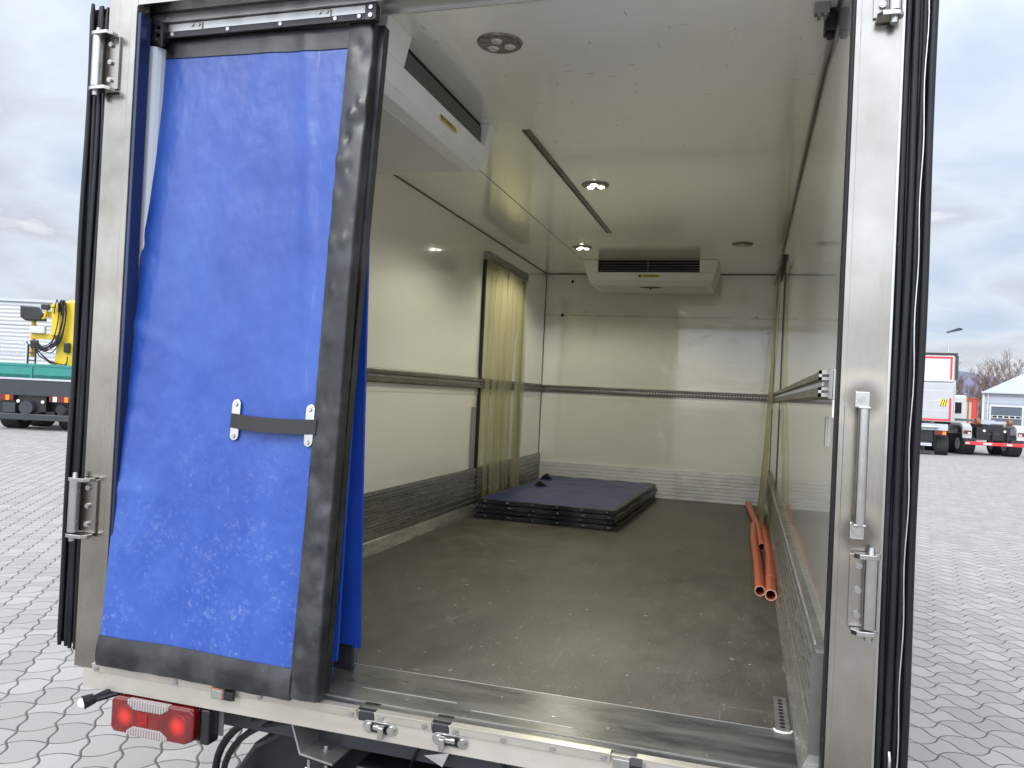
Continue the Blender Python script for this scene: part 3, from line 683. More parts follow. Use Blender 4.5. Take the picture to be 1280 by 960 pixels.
# ---- rear lamp cluster
tl = part('tail_light', MB().box(-.705,-.672,.0,.055,.750,.862).box(-1.02,-.715,.012,.06,.752,.858), 'black', bevel=.006)
part('red_lens', MB().prism([(-1.030,.765),(-1.018,.750),(-.745,.750),(-.715,.764),(-.715,.852),(-.728,.862),(-1.018,.862),(-1.030,.850)], 'y', -.022, .0115), 'lens_red', tl, .006)
part('clear_lens', MB().prism([(-.965,.8635),(-.965,.848),(-.940,.832),(-.835,.832),(-.808,.848),(-.808,.8635)], 'y', -.026, -.004), 'lens_clear', tl, .003)
part('clear_lens', MB().prism([(-.965,.7485),(-.965,.762),(-.940,.779),(-.835,.779),(-.808,.762),(-.808,.7485)], 'y', -.026, -.004), 'lens_clear', tl, .003)
for x in (-.975,-.772):
    part('reflector', MB().cyl((x,-.0226,.805),(x,-.0215,.805),.036,.037,28), 'lens_red', tl)
part('reflex_panel', MB().box(-.925,-.885,-.0235,-.020,.784,.828), 'lens_red2', tl)
part('bracket', MB().box(-.672,-.655,.05,.054,.765,.90), 'alu_dull', tl)
ml = part('marker_light', MB().tube([(-1.04,.03,.868),(-1.065,.0,.862),(-1.085,-.035,.850),(-1.095,-.05,.846)],[.012,.011,.012,.018],10).tube([(-1.01,.03,.868),(-1.05,-.01,.855),(-1.085,-.04,.845)],.008,8), 'rubber')
part('rubber_cup', MB().cyl((-1.088,-.035,.850),(-1.106,-.062,.842),.017,.022,16), 'rubber', ml)
part('white_lens', MB().tube([(-1.104,-.060,.8425),(-1.110,-.068,.840),(-1.114,-.073,.8385)],[.018,.017,.006],16), 'white_lens', ml)
# ---- chassis
ch = part('chassis', MB().box(-.43,-.36,.2,L,.45,.74).box(.36,.43,.2,L,.45,.74).box(-1.1,1.1,.9,.98,.74,.86).box(-1.1,1.1,2.2,2.28,.74,.86).box(-.36,.36,.7,.8,.5,.7).box(-1.0,1.0,.42,.50,.62,.72), 'black')
part('cross_member', MB().box(-1.1,1.1,.14,.2,.76,.86), 'char', ch)
part('channel_bracket', MB().prism([(-.395,.862),(-.400,.862),(-.365,.765),(-.250,.750),(-.250,.756),(-.360,.771)], 'y', .03, .45).box(-.36,-.25,.40,.45,.757,.862), 'alu_dull', ch)
part('bolt', MB().cyl((-.31,.10,.764),(-.31,.10,.776),.009,None,6), 'zinc', ch)
part('shackle', MB().tube([(-.335,.04,.752),(-.335,.04,.70),(-.275,.04,.69),(-.275,.04,.745)],.006,8).cyl((-.345,.04,.722),(-.265,.04,.712),.007), 'zinc', ch)
hs = []
for k, (dx_, r) in enumerate(((0,.013),(.03,.011))):
    pts = []
    for i in range(16):
        t = i/15*math.pi*.62
        pts.append((-.38 - .40*math.sin(t) + dx_, .12 + .10*(i/15), .845 - .30*(1-math.cos(t)) - .02*k))
    hs.append(part('hose', MB().tube(pts, r, 10), 'rubber', ch))
part('mudguard', MB().prism([(-.72,.62),(-.60,.69),(-.50,.80),(-.42,.83),(-.40,.80),(-.46,.72),(-.44,.60),(-.40,.50),(-.80,.50)], 'y', .32, .62), 'black', ch, .02)
wr = MB()
part('cable', MB().tube([(.24,.1,.86),(.27,.12,.80),(.31,.15,.74),(.36,.2,.66)],.006,8).tube([(.02,.1,.86),(-.02,.12,.78),(-.08,.2,.66),(-.12,.3,.55)],.005,8), 'rubber', ch)
part('winch_box', MB().box(-.22,.22,.12,.45,.52,.72).cyl((-.20,.10,.60),(.20,.10,.60),.07), 'black', ch, .01)
part('lamp_bracket', MB().prism([(.02,.80),(.10,.82),(.08,.775)], 'y', .10, .104), 'alu', ch)
for sx in (-1, 1):
    wh = part('wheel', MB().cyl((sx*.75,3.1,.46),(sx*1.12,3.1,.46),.46,None,32), 'tyre', T)
    part('rim', MB().cyl((sx*1.10,3.1,.46),(sx*1.13,3.1,.46),.27,.25,24), 'alu', wh)
    wh = part('wheel', MB().cyl((sx*.85,L+1.2,.46),(sx*1.12,L+1.2,.46),.46,None,32), 'tyre', T)
part('cab', MB().box(-1.15,1.15,L+.35,L+2.3,.55,2.9), 'truckwhite', T, .08)
# anchor strip in the floor by the right wall
an = part('anchor_strip', MB().box(1.035,1.075,.32,.62,F+.001,F+.004), 'alu_dull')
mb = MB()
for k in range(9): mb.cyl((1.055,.36+k*.028,F+.004),(1.055,.36+k*.028,F+.0055),.008,None,10)
part('anchor_hole', mb, 'void', an)
part('anchor_end', MB().tube([(1.030,.335,F+.005),(1.035,.318,F+.006),(1.055,.312,F+.006),(1.075,.318,F+.006),(1.080,.335,F+.005)],.004,8), 'white_lens', an)
# screws on threshold
for (x, y) in ((.156,.06),(.40,.165),(.567,.146),(-.05,.11),(.214,.25),(.85,.08)):
    part('screw', MB().cyl((x,y,F+.003),(x,y,F+.0045),.005,None,8), 'zinc')

# ------------------------------------------------------------ blue sliding curtain panels
def lerp(a, b, t): return tuple(a[i] + (b[i]-a[i])*t for i in range(3))
def panel(TL, TR, BL, BR, seed, amp=.008, wrapr=0.0):
    rnd = random.Random(seed); ph = [rnd.random()*6.28 for _ in range(12)]
    TL, TR, BL, BR = map(Vector, (TL, TR, BL, BR))
    nrm = ((TR-TL).cross(BL-TL)).normalized()
    if nrm.y > 0: nrm = -nrm
    def P(s, t, off=0.0):
        p = (TL*(1-s)+TR*s)*(1-t) + (BL*(1-s)+BR*s)*t
        e = math.sin(math.pi*min(1, max(0, t)))**.5 if 0 < t < 1 else 0
        f = amp*(1.0*math.sin(s*5.5+ph[0]+t*1.2)*min(1, t*4)*min(1,s*4) + .5*math.sin(s*11+ph[1]-t*2.5)*(.35+.65*t)*min(1,s*4) + .3*math.sin(t*9+ph[2]+s*3)*(.08+s))
        # creases running in from the left edge
        for k in range(4):
            tk_ = .34 + .13*k; w_ = .012 + .02*s
            f += amp*.4*math.exp(-((t-tk_-s*.25*(1-.3*k))/w_)**2)*math.exp(-s*7)*(1 if k % 2 else -.8)
        # pull folds fanning down from the top
        f += amp*.8*math.exp(-((s-.68-t*.3)/.035)**2)*math.exp(-t*3.2)
        f += amp*.6*math.exp(-((s-.55+t*.5)/.06)**2)*math.exp(-t*1.4)
        return p + nrm*(f*(.25+.75*e) + off) 
    return P, nrm
def rect(P, nrm, s0, s1, t0, t1, nu, nv, off, th, puff=0):
    mb = MB()
    def f(u, v):
        s = s0+(s1-s0)*u; t = t0+(t1-t0)*v
        o = off + puff*math.sin(math.pi*(u if (s1-s0) < (t1-t0) else v))
        return P(s, t, o), nrm
    return mb.sheet(f, nu, nv, th)
# front panel
CG = 'blue sliding curtain panels'
c0 = thing('sliding_curtain', 'front blue tarpaulin curtain panel with black border and black pull strap', 'curtain', (0,0,0), 0, CG)
TL, TR, BL, BR = (-1.082,.115,3.078), (-.262,.115,3.060), (-1.090,-.028,.958), (-.268,-.030,.952)
P, nr = panel(TL, TR, BL, BR, 3, .015)
WB = .878; 
obj('fabric', rect(P, nr, 0, WB+.01, .025, .965, 70, 130, 0, .004), M['tarp'], c0)
obj('top_border', rect(P, nr, -.002, WB, .0, .034, 60, 5, .004, .008), M['border'], c0)
def wrap(s0, s1, t0, t1, nu, nv, off, side):
    mb = MB(); rnd = random.Random(5); bl = [(rnd.random(), rnd.random(), .010+rnd.random()*.02, (rnd.random()-.45)*.014) for _ in range(60)]
    def f(u, v):
        s = s0+(s1-s0)*min(u/.86, 1); t = t0+(t1-t0)*v
        o = off + .003*math.sin(math.pi*min(1, u/.86))
        for a, b, w_, h_ in bl: o += h_*math.exp(-(((u-a)*.12)**2+((v-b)*2.0)**2)/(w_*w_))
        if u > .86: 
            k = (u-.86)/.14; o -= .045*k; s += .006*math.sin(k*math.pi/2)
        return P(s, t, o), nr
    return mb.sheet(f, nu, nv, 0)
obj('side_border', wrap(WB, .985, -.004, .996, 22, 150, .006, 1), M['border'], c0)
def bot(u, v):
    s = -.002+(WB+.004)*u; t = .955+.045*v
    return P(s, t, .004+.007*math.sin(math.pi*v)+.002*math.sin(u*40)), nr
obj('bottom_border', MB().sheet(bot, 70, 8, .012), M['border'], c0)
sb = MB().tube([P(WB, .022+.94*i/60, .0045) for i in range(61)], .0012, 6)
obj('stitching', sb, M['web'], c0)
hb_ = obj('head_bar', MB().prism([(.100,3.0),(.100,3.045),(.128,3.045),(.128,3.0)], 'x', 0, 1).box(0,0.001,.11,.111,3,3.001), M['alu'], c0) if False else None
def bar(name, x0, x1, z0, z1, ya, yb, zl, mat, bev=.001):
    # slightly tilted bar (left end zl lower)
    mb = MB().box(x0, x1, ya, yb, z0, z1)
    mb.v = [(x, y, z + zl*(x1-x)/(x1-x0)) for x, y, z in mb.v]; return obj(name, mb, M[mat], c0, bev)
bar('head_bar', -1.050, -.255, 3.087, 3.116, .092, .112, .0, 'alu')
bar('clamp_strip', -1.085, -.255, 3.066, 3.0885, .086, .098, .0, 'border', .002)
for x in (-1.02,-.80,-.60,-.40,-.315):
    obj('rivet', MB().cyl((x,.081,3.077),(x,.086,3.077),.0065,.0085,12), M['zinc'], c0)
for x in (-.93, -.445):
    pb = obj('hanger_plate', MB().box(x-.025, x+.025, .086, .0915, 3.083, 3.112), M['zinc'], c0, .001)
    obj('bolt', MB().cyl((x-.013,.082,3.103),(x-.013,.086,3.103),.0055,None,10).cyl((x+.013,.082,3.103),(x+.013,.086,3.103),.0055,None,10), M['zinc'], pb)
for x in (-1.062, -.268):
    pb = obj('end_block', MB().box(x-.022, x+.018, .070, .1, 3.055, 3.110), M['black'], c0, .004)
    obj('bolt', MB().cyl((x,.066,3.095),(x,.070,3.095),.007,None,12).cyl((x,.066,3.07),(x,.070,3.07),.007,None,12), M['zinc'], pb)
# strap and plates
def onp(x, z, off):
    s = (x+1.095)/.83; t = (3.07-z)/2.115
    return P(s, t, off)
for x in (-.656, -.380):
    mb = MB(); pf = []
    for i in range(18):
        a_ = 2*math.pi*i/18; pf.append((x+.0165*math.cos(a_) , 1.786+(.046 if math.sin(a_) > 0 else -.052)+.0165*math.sin(a_)))
    vs = [onp(px_, pz_, .009) for px_, pz_ in pf] + [onp(px_, pz_, .0055) for px_, pz_ in pf]
    mb.add(vs, [tuple(range(18)), tuple(reversed(range(18,36)))] + [(i,18+i,18+(i+1)%18,(i+1)%18) for i in range(18)])
    o = obj('strap_plate', mb, M['bright'], c0, .0008)
    for z in (1.832, 1.730):
        p = onp(x, z, .009); obj('rivet', MB().cyl(p, p+nr*.004, .007, .005, 12), M['zinc'], o)
def stp(u, v):
    x = -.672 + .318*u; z = 1.803 - .046*v - .006*math.sin(u*3.1) 
    return onp(x, z, .011 + .022*math.sin(math.pi*u)**.8), nr
obj('strap', MB().sheet(stp, 30, 4, .003), M['web'], c0)
obj('strap_loop', MB().box(-.672,-.632,0,.001,0,.001), M['web'], c0) if False else None

def back_panel(label, TL, TR, BL, BR, seed, mat, bh, edge):
    c = thing('sliding_curtain', label, 'curtain', (0,0,0), 0, CG)
    Pq, n2 = panel(TL, TR, BL, BR, seed, .006)
    t1_ = 1 - bh/2.1
    obj('fabric', rect(Pq, n2, 0, 1, .02, t1_+.004, 40, 70, 0, .012), M[mat], c)
    obj('bottom_border', rect(Pq, n2, 0, .965, t1_, 1.0, 30, 4, .004, .02), M['border'], c)
    obj('top_border', rect(Pq, n2, 0, 1, 0, .03, 30, 3, .004, .02), M['border'], c)
    if edge: obj('side_border', rect(Pq, n2, 1-edge, 1.018, 0, 1, 6, 70, .006, .034), M['border'], c)
    mb = MB().tube([Pq(.985, t1_-.01, .005), Pq(.99,.985,.006), Pq(.975,1.0,.006)], .0015, 6); obj('frayed_edge', mb, M['tarp2'], c)
    return c
back_panel('second blue curtain panel, close behind the front one, showing a black bordered edge', (-1.06,.150,3.07), (-.268,.150,3.07), (-1.05,.035,F+.012), (-.305,.035,F+.012), 11, 'tarp2', .08, .10)
back_panel('third blue curtain panel in the stack, a slim blue strip near the sill', (-1.06,.185,3.07), (-.30,.185,3.07), (-1.05,.115,F+.012), (-.300,.115,F+.012), 12, 'tarp2', .08, 0)
back_panel('rearmost blue curtain panel of the stack, nearest the cargo space', (-1.06,.235,3.07), (-.340,.235,3.07), (-1.05,.262,F+.008), (-.289,.262,F+.008), 13, 'tarp2', .085, 0)

# ------------------------------------------------------------ pvc strip curtains at the side doors
def strips(sx, y0, y1, label, base, bulge, n=7):
    t = thing('strip_curtain', label, 'strip curtain', (0,0,0), 0, 'yellowed strip curtains at the side doors')
    wd = (y1-y0)/n*1.12
    rnd = random.Random(4 if sx < 0 else 9)
    obj('hanging_rail', MB().box(min(sx*(HW-.04),sx*(HW-.05)), max(sx*(HW-.04),sx*(HW-.05)), y0, y1, 2.935, 2.968), M['alu_dull'], t, .002)
    for k in range(n):
        ya = y0 + (y1-y0)/n*k; off = base + .006*(k % 2); a1 = rnd.random()*6; b1 = bulge*(.6+.6*rnd.random()); dr_ = (rnd.random()-.5)*.06
        def f(u, v):
            z = 2.955 - (2.955-F-.02)*v
            x = sx*(HW - off - b1*v**1.6 - .008*math.sin(u*3.14+a1)*(.3+v) - .006*math.sin(v*7+a1))
            y = ya + wd*u*(1-.12*v) + dr_*v + .01*math.sin(v*5+a1)
            return (x, y, z), (sx, 0, 0)
        obj('strip', MB().sheet(f, 6, 40), M['pvc'], t)
    return t
strips(-1, 3.84, 4.93, 'yellowed translucent strip curtain hanging in the left side doorway under grey frame', .045, .02)
strips(1, 3.98, 5.02, 'strip curtain bunched along the right wall, seen edge-on above the orange pipes', .03, .085, 6)

# ------------------------------------------------------------ stack of folded curtain mats
def mat_panel(x0, x1, y0, y1, z0, h, label, seed, top):
    t = thing('curtain_mat', label, 'mat', ((x0+x1)/2, (y0+y1)/2, z0), R(-1.7 + .4*math.sin(seed*2.3)), 'stacked blue curtain mats')
    cx, cy = (x0+x1)/2, (y0+y1)/2; hx, hy = (x1-x0)/2, (y1-y0)/2; rnd = random.Random(seed); p1, p2 = rnd.random()*6, rnd.random()*6
    def f(u, v):
        x = -hx+.05 + (2*hx-.10)*u; y = -hy+.05 + (2*hy-.10)*v
        e = min(1, min(u, 1-u, v, 1-v)*10)
        z = h*.90 + .006*e*math.sin(x*4+p1)*math.sin(y*3+p2) + .006*e + .010*math.exp(-((y-.42-x*.1)/.02)**2)*e
        return (x, y, z), (0, 0, 1)
    obj('fabric', MB().sheet(f, 30, 50, h*.8), M['matblue'], t)
    pts = [(-hx+.03,-hy+.03),(hx-.03,-hy+.03),(hx-.03,hy-.03),(-hx+.03,hy-.03)]
    mb = MB()
    for i in range(4):
        a_, b_ = Vector((*pts[i], h/2)), Vector((*pts[(i+1) % 4], h/2)); L_ = []
        for k in range(25):
            q = a_.lerp(b_, k/24); q.z += .0025*math.sin(k*.9+p1+i); L_.append(q)
        mb.tube(L_, h*.47, 10)
    mb.box(-hx+.02, hx-.02, -hy+.012, -hy+.06, h*.12, h*.9).box(hx-.06, hx-.012, -hy+.02, hy-.02, h*.12, h*.9)
    obj('black_edging', mb, M['border'], t)
    r = MB()
    for k in range(6): r.cyl((-hx+.08+k*(2*hx-.16)/5+rnd.random()*.03, -hy+.004, h*.5), (-hx+.08+k*(2*hx-.16)/5, -hy+.012, h*.5), .006, None, 8)
    obj('rivet', r, M['zinc'], t)
    if top:
        for (x, y) in ((-hx+.22,-hy+1.08),(-hx+.09,-hy+1.75)):
            obj('flap', MB().prism([(x-.06,h*.95),(x+.06,h*.95),(x+.05,h*.95+.02),(x-.0,h*.95+.055),(x-.035,h*.95+.03)], 'y', y, y+.06), M['black'], t, .006)
    return t
hh = .037
names = ['bottommost of the four blue mats stacked on the cargo floor', 'second blue mat from the bottom of the floor stack', 'third blue mat from the bottom of the floor stack', 'top blue mat of the floor stack with two black flaps']
offs = [(.0,.0),(-.012,.012),(.010,-.010),(-.006,.006)]
for k in range(4):
    ox, oy = offs[k]
    mat_panel(-1.030+ox, .080+ox, 3.60+oy, 5.72+oy, F+.001+k*hh, hh, names[k], 20+k, k == 3)

# ------------------------------------------------------------ orange pipes
def pipe(label, pts, r=.027, collar=None):
    P0 = Vector(pts[0]); t = thing('orange_pipe', label, 'pipe', (P0.x, P0.y, F), 0, 'orange pipes lying by the right wall')
    pts = [Vector(p) - Vector((P0.x, P0.y, F)) for p in pts]
    # smooth through the points
    out = []
    for i in range(len(pts)-1):
        a_, b_ = pts[max(i-1,0)], pts[min(i+2,len(pts)-1)]
        for k in range(8):
            u = k/8; p, q = pts[i], pts[i+1]
            out.append(.5*((2*p)+(-a_+q)*u+(2*a_-5*p+4*q-b_)*u*u+(-a_+3*p-3*q+b_)*u**3))
    out.append(pts[-1])
    obj('pipe_body', MB().tube(out, r, 18, inner=r*.78), M['pipe'], t)
    for e0, e1 in ((out[0], out[1]), (out[-1], out[-2])):
        d = (e0-e1).normalized(); obj('cut_end', MB().cyl(e0+d*.001, e0+d*.004, r*1.0, r*1.0, 18, inner=r*.80), M['pipe_end'], t)
    if collar is not None:
        i = int(collar*(len(out)-1)); d = (out[i+1]-out[i]).normalized(); obj('collar_ring', MB().cyl(out[i]-d*.003, out[i]+d*.003, r*1.05, r*1.05, 18), M['pipe_end'], t)
zf = F+.027
pipe('left orange pipe of the front pair lying parallel to the right wall', [(1.012,2.06,zf),(1.008,2.8,zf),(.996,3.6,zf),(1.00,4.35,zf)])
pipe('right orange pipe of the front pair, slightly bent, closest to the right wall', [(1.062,1.98,zf+.003),(1.072,2.4,zf),(1.083,3.1,zf),(1.074,3.7,zf),(1.072,4.25,zf)], .029, .22)
pipe('rear orange pipe slanting out from under the strip curtain', [(1.044,3.38,zf),(1.03,4.2,zf+.002),(.985,5.1,zf),(.952,5.72,zf)])

# ------------------------------------------------------------ background
fwd = Vector((CR[0][1], CR[1][1], CR[2][1])); rgt = Vector((CR[0][0], CR[1][0], CR[2][0])); upv = Vector((CR[0][2], CR[1][2], CR[2][2]))
def gp(px, depth):
    """ground point seen at picture column px, that many metres away"""
    d = fwd + rgt*((px-640)/1001.75) + upv*((480-(458+.05*px+1900/depth*1.0017))/1001.75)
    p = CAMP + d*depth; return Vector((p.x, p.y, 0))
YAW = math.atan2(CR[1][0], CR[0][0])
def wheel(t, x, y, r, w_):
    o = obj('wheel', MB().cyl((x-w_/2,y,r),(x+w_/2,y,r),r,None,28), M['tyre'], t, .02)
    obj('rim', MB().cyl((x-w_/2-.01,y,r),(x+w_/2+.01,y,r),r*.55,None,20), M['galv'], o); return o
# crane truck on the left
p = gp(36, 25.5)
t = thing('crane_truck', 'teal flatbed truck with a yellow loading crane, far left of the yard', 'truck', p, YAW-R(0.0))
obj('bed', MB().box(-1.45,1.45,0,7,1.66,1.78).box(-1.45,1.45,0,.05,1.66,2.10).box(-1.45,-1.4,0,7,1.66,2.10).box(1.4,1.45,0,7,1.66,2.10), M['teal'], t, .01)
obj('tailboard_trim', MB().box(-1.46,1.46,-.02,-.001,2.04,2.12).box(-.03,.03,-.03,-.001,1.66,2.10), M['teal'], t, .005)
obj('rear_panel', MB().box(-1.40,1.40,.0,.08,1.10,1.60), M['char'], t, .01)
obj('bumper', MB().box(-1.35,1.35,-.05,.08,.32,.52), M['char'], t, .02)
obj('chassis', MB().box(-.45,.45,.1,8,.6,1.1).box(-1.3,1.3,.4,.6,.6,1.1), M['black'], t)
obj('trim_rail', MB().box(-1.45,1.45,-.02,.05,1.60,1.65), M['galv'], t)
for sx, x0 in ((-1,-1.25),(1,.62)):
    o = obj('tail_light', MB().box(x0,x0+.72,-.03,-.001,.93,1.11), M['lens_red'], t)
    obj('clear_lens', MB().box(x0+.12,x0+.24,-.04,-.031,.94,1.10), M['white_lens'], o)
    obj('amber_lens', MB().box(x0+.48,x0+.60,-.04,-.031,.94,1.10), M['orange'], o)
obj('coupling', MB().cyl((-.1,-.06,.72),(-.1,.1,.72),.22,.26,20).box(-.85,-.45,-.04,.1,.55,.85), M['char'], t, .01)
for x in (-.36,.42): obj('reflector', MB().cyl((x,-.05,.92),(x,-.03,.92),.05,None,14), M['white_lens'], t)
obj('hub', MB().cyl((1.0,-.03,.70),(1.0,.1,.70),.16,None,18), M['black'], t)
for y in (.9, 2.3, 6.5):
    wheel(t, -.95, y, .5, .55); wheel(t, .95, y, .5, .55)
obj('cab', MB().box(-1.2,1.2,8.2,10.2,.8,2.2), M['teal'], t, .1)
ycr = 3.2
cr = obj('crane_column', MB().prism([(.40,1.7),(1.60,1.7),(1.60,1.9),(1.52,2.2),(1.45,3.4),(1.50,4.45),(.75,4.45),(.62,4.30),(.60,3.2),(.50,2.6)], 'y', ycr, ycr+.7), M['yellow'], t, .05)
obj('crane_boom', MB().box(.8,3.4,ycr+.1,ycr+.6,3.75,4.50).prism([(1.0,3.9),(1.5,3.9),(2.4,1.8),(1.9,1.8)],'y',ycr+.8,ycr+1.1), M['yellow'], t, .05)
obj('crane_arm', MB().box(-.05,.70,ycr+.1,ycr+.4,3.85,4.05).box(.30,.60,ycr,ycr+.45,3.2,4.35).box(-.45,.40,ycr+.1,ycr+.35,3.05,3.25).box(-.48,-.40,ycr+.1,ycr+.3,2.4,3.9).tube([(-.2,ycr,3.75),(.05,ycr,3.8),(.15,ycr,4.2),(.4,ycr,4.25)],.05,8), M['yellow'], t, .02)
obj('control_box', MB().box(-.45,.10,ycr-.05,ycr+.1,3.25,3.50), M['truckwhite'], t, .02)
obj('seat', MB().prism([(-.80,4.22),(-.30,4.20),(-.05,3.85),(.0,3.70),(-.60,3.68),(-.78,3.80)],'y',ycr-.1,ycr+.3), M['black'], t, .04)
lad = MB().cyl((-.47,ycr,1.95),(-.47,ycr,2.85),.03).cyl((-.20,ycr,1.95),(-.20,ycr,2.85),.03)
for k in range(4): lad.cyl((-.47,ycr,2.0+k*.27),(-.20,ycr,2.0+k*.27),.022)
obj('ladder', lad, M['black'], t)
rnd = random.Random(2)
for k in range(16):
    x0 = .50+rnd.random()*.28; pts = [(x0-.1,ycr-.05,3.9+rnd.random()*.3),(x0+.02,ycr-.12,4.35+rnd.random()*.15),(x0+.12,ycr-.14,4.1),(x0+.08,ycr-.14,3.5),(x0-.05-.1*rnd.random(),ycr-.16,2.9),(x0-.35-.4*rnd.random(),ycr-.16,2.55+rnd.random()*.25),(x0-.8-.3*rnd.random(),ycr-.08,2.75+rnd.random()*.3)]
    if k % 4 == 3: pts = [(-.3+rnd.random()*.3,ycr-.1,2.8),(0,ycr-.16,2.4+rnd.random()*.2),(.5,ycr-.16,2.15+rnd.random()*.1),(.95,ycr-.12,2.1+rnd.random()*.1),(1.0,ycr-.1,2.5)]
    pv = [Vector(q) for q in pts]; out = []
    for i in range(len(pv)-1):
        a_, b_ = pv[max(i-1,0)], pv[min(i+2,len(pv)-1)]
        for kk in range(5):
            u = kk/5; p_, q_ = pv[i], pv[i+1]; out.append(.5*((2*p_)+(-a_+q_)*u+(2*a_-5*p_+4*q_-b_)*u*u+(-a_+3*p_-3*q_+b_)*u**3))
    obj('hydraulic_hose', MB().tube(out, .018, 6), M['rubber'], t)
obj('valve_block', MB().box(.85,1.05,ycr-.12,ycr,2.6,2.95).box(-.35,-.1,ycr-.12,ycr,2.75,3.0).box(-.05,.25,ycr-.1,ycr,4.1,4.3), M['black'], t, .02)
for o_ in t.children:
    if o_.name.split('.')[0] in ('crane_column','crane_boom','crane_arm','control_box','seat','ladder','hydraulic_hose','valve_block'): o_.data.transform(Matrix.Translation((-1.62,0,0)))
# white hall and fence behind the crane truck
def building(name, label, pxc, depth, x0, x1, dep, h, mat, yaw=YAW):
    t = thing(name, label, 'building', gp(pxc, depth), yaw); return t
b = building('warehouse', 'long white ribbed warehouse hall behind the crane truck', 30, 62, 0, 0, 0, 0, None)
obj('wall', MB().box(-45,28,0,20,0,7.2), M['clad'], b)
obj('eaves', MB().box(-45.1,28.1,-.15,0,7.2,7.4).box(-45,28,-.06,0,5.4,5.5), M['galv'], b)
obj('roof', MB().box(-45,28,.0,20.2,7.2,7.35), M['roofm'], b)
fn = thing('mesh_fence', 'tall wire mesh fence standing in front of the white warehouse', 'fence', gp(30, 45), YAW)
fr = MB()
for k in range(-8, 7): fr.box(k*2.5-.03, k*2.5+.03, -.03, .03, 0, 3.7)
obj('posts', fr, M['galv'], fn)
fr = MB()
for zz, hz in ((3.55,.10),(2.75,.08),(1.9,.03),(1.0,.03)): fr.box(-20,15,-.02,.02,zz,zz+hz)
for k in range(-130, 98):
    fr.box(k*.15-.006, k*.15+.006, -.01, .01, 0, 3.6)
for k in range(18): fr.box(-20,15,-.008,.008,.1+k*.2,.112+k*.2)
obj('mesh_panel', fr, M['galv'], fn)
# box truck, right
p = gp(1150, 37); 
t = thing('box_truck', 'white box truck with red edge tape and tail lift raised, right of the yard', 'truck', p, YAW-R(22))
obj('box_body', MB().box(-1.30,1.36,.1,8,1.55,4.62), M['truckwhite'], t, .03)
obj('roof_edge', MB().box(-1.30,1.38,.0,8,4.62,4.72).box(1.30,1.42,.02,.1,3.5,4.6), M['char'], t, .01)
obj('upper_door', MB().box(-1.25,1.25,.03,.1,3.40,4.60), M['truckwhite'], t, .01)
tl_ = obj('tail_lift', MB().box(-1.27,1.27,-.06,.03,1.56,3.32), M['trucksilver'], t, .015)
obj('lift_rib', MB().box(-1.2,1.2,-.068,-.061,2.05,2.08).box(-1.2,1.2,-.068,-.061,2.5,2.53).box(-1.2,1.2,-.068,-.061,2.95,2.98), M['truckwhite'], tl_)
obj('red_tape', MB().box(-1.2,1.18,-.075,-.069,1.60,1.68).box(1.10,1.18,-.075,-.069,1.68,2.65), M['redpaint'], tl_)
obj('red_tape', MB().box(-1.2,1.18,.015,.029,4.46,4.54).box(1.10,1.18,.015,.029,3.5,4.46), M['redpaint'], t)
obj('hatched_plate', MB().box(.72,1.02,-.075,-.069,2.28,2.58), M['sticker'], tl_)
hp = MB()
for k in range(3): hp.prism([(.72+k*.1,2.28),(.76+k*.1,2.28),(.86+k*.08,2.58),(.82+k*.08,2.58)],'y',-.080,-.0755)
obj('stripe', hp, M['char'], tl_)
obj('leaf_emblem', MB().prism([(-.55,3.85),(-.35,3.95),(-.18,4.25),(-.42,4.2),(-.55,4.05)],'y',.018,.029), plain('lime_green',(.55,.72,.03),.4), t)
obj('lift_frame', MB().box(-1.1,1.1,.0,.3,1.15,1.45).cyl((-.9,-.1,1.30),(.7,-.1,1.30),.06), M['galv'], t)
obj('under_frame', MB().box(-.9,.45,-.1,.4,.55,.62).box(-1.0,.5,.1,.8,.62,1.15).box(-.5,.5,.5,8,.7,1.2), M['black'], t)
o = obj('tail_light', MB().box(.55,1.05,-.03,.03,.95,1.12), M['lens_red'], t); obj('amber_lens', MB().box(.88,1.03,-.04,-.031,.96,1.11), M['orange'], o)
obj('underrun_bar', MB().box(-1.1,.45,-.1,0,.42,.56), M['galv'], t); obj('mud_flap', MB().box(.6,1.1,.6,.65,.3,.95), M['black'], t)
for y in (.9, 5.5): wheel(t, -.85, y, .48, .5); wheel(t, .95, y, .48, .5)
obj('cab', MB().box(-1.2,1.2,8.2,10.0,.7,3.2), M['truckwhite'], t, .1)
# hook-lift truck
p = gp(1240, 38.5)
t = thing('hook_lift_truck', 'white hook-lift chassis truck without container, red rear bumper bar', 'truck', p, R(8))
for sx in (-1, 1):
    fdr = MB().prism([(-.15,1.0),(-.10,1.40),(.15,1.52),(1.3,1.52),(1.7,1.25),(1.75,1.0),(1.65,.95),(1.5,1.2),(1.2,1.38),(.2,1.38),(.0,1.2),(-.05,.95)], 'x', sx*1.42-.42*(sx>0), sx*1.42+.42*(sx<0))
    o = obj('mudguard', fdr, M['truckwhite'], t, .03)
    obj('guard_apron', MB().box(min(sx*1.0,sx*1.42),max(sx*1.0,sx*1.42),-.16,-.1,.80,1.36), M['truckwhite'], o, .02)
    q = obj('tail_light', MB().box(min(sx*1.05,sx*1.38),max(sx*1.05,sx*1.38),-.20,-.161,1.02,1.18), M['lens_red'], t)
    obj('clear_lens', MB().box(min(sx*1.08,sx*1.2),max(sx*1.08,sx*1.2),-.21,-.201,1.03,1.10), M['white_lens'], q)
    obj('roller', MB().cyl((sx*.62,.0,1.62),(sx*.80,.0,1.62),.16,None,16), M['rust'], t)
    for y in (.55, 1.95): wheel(t, sx*1.05, y, .52, .62)
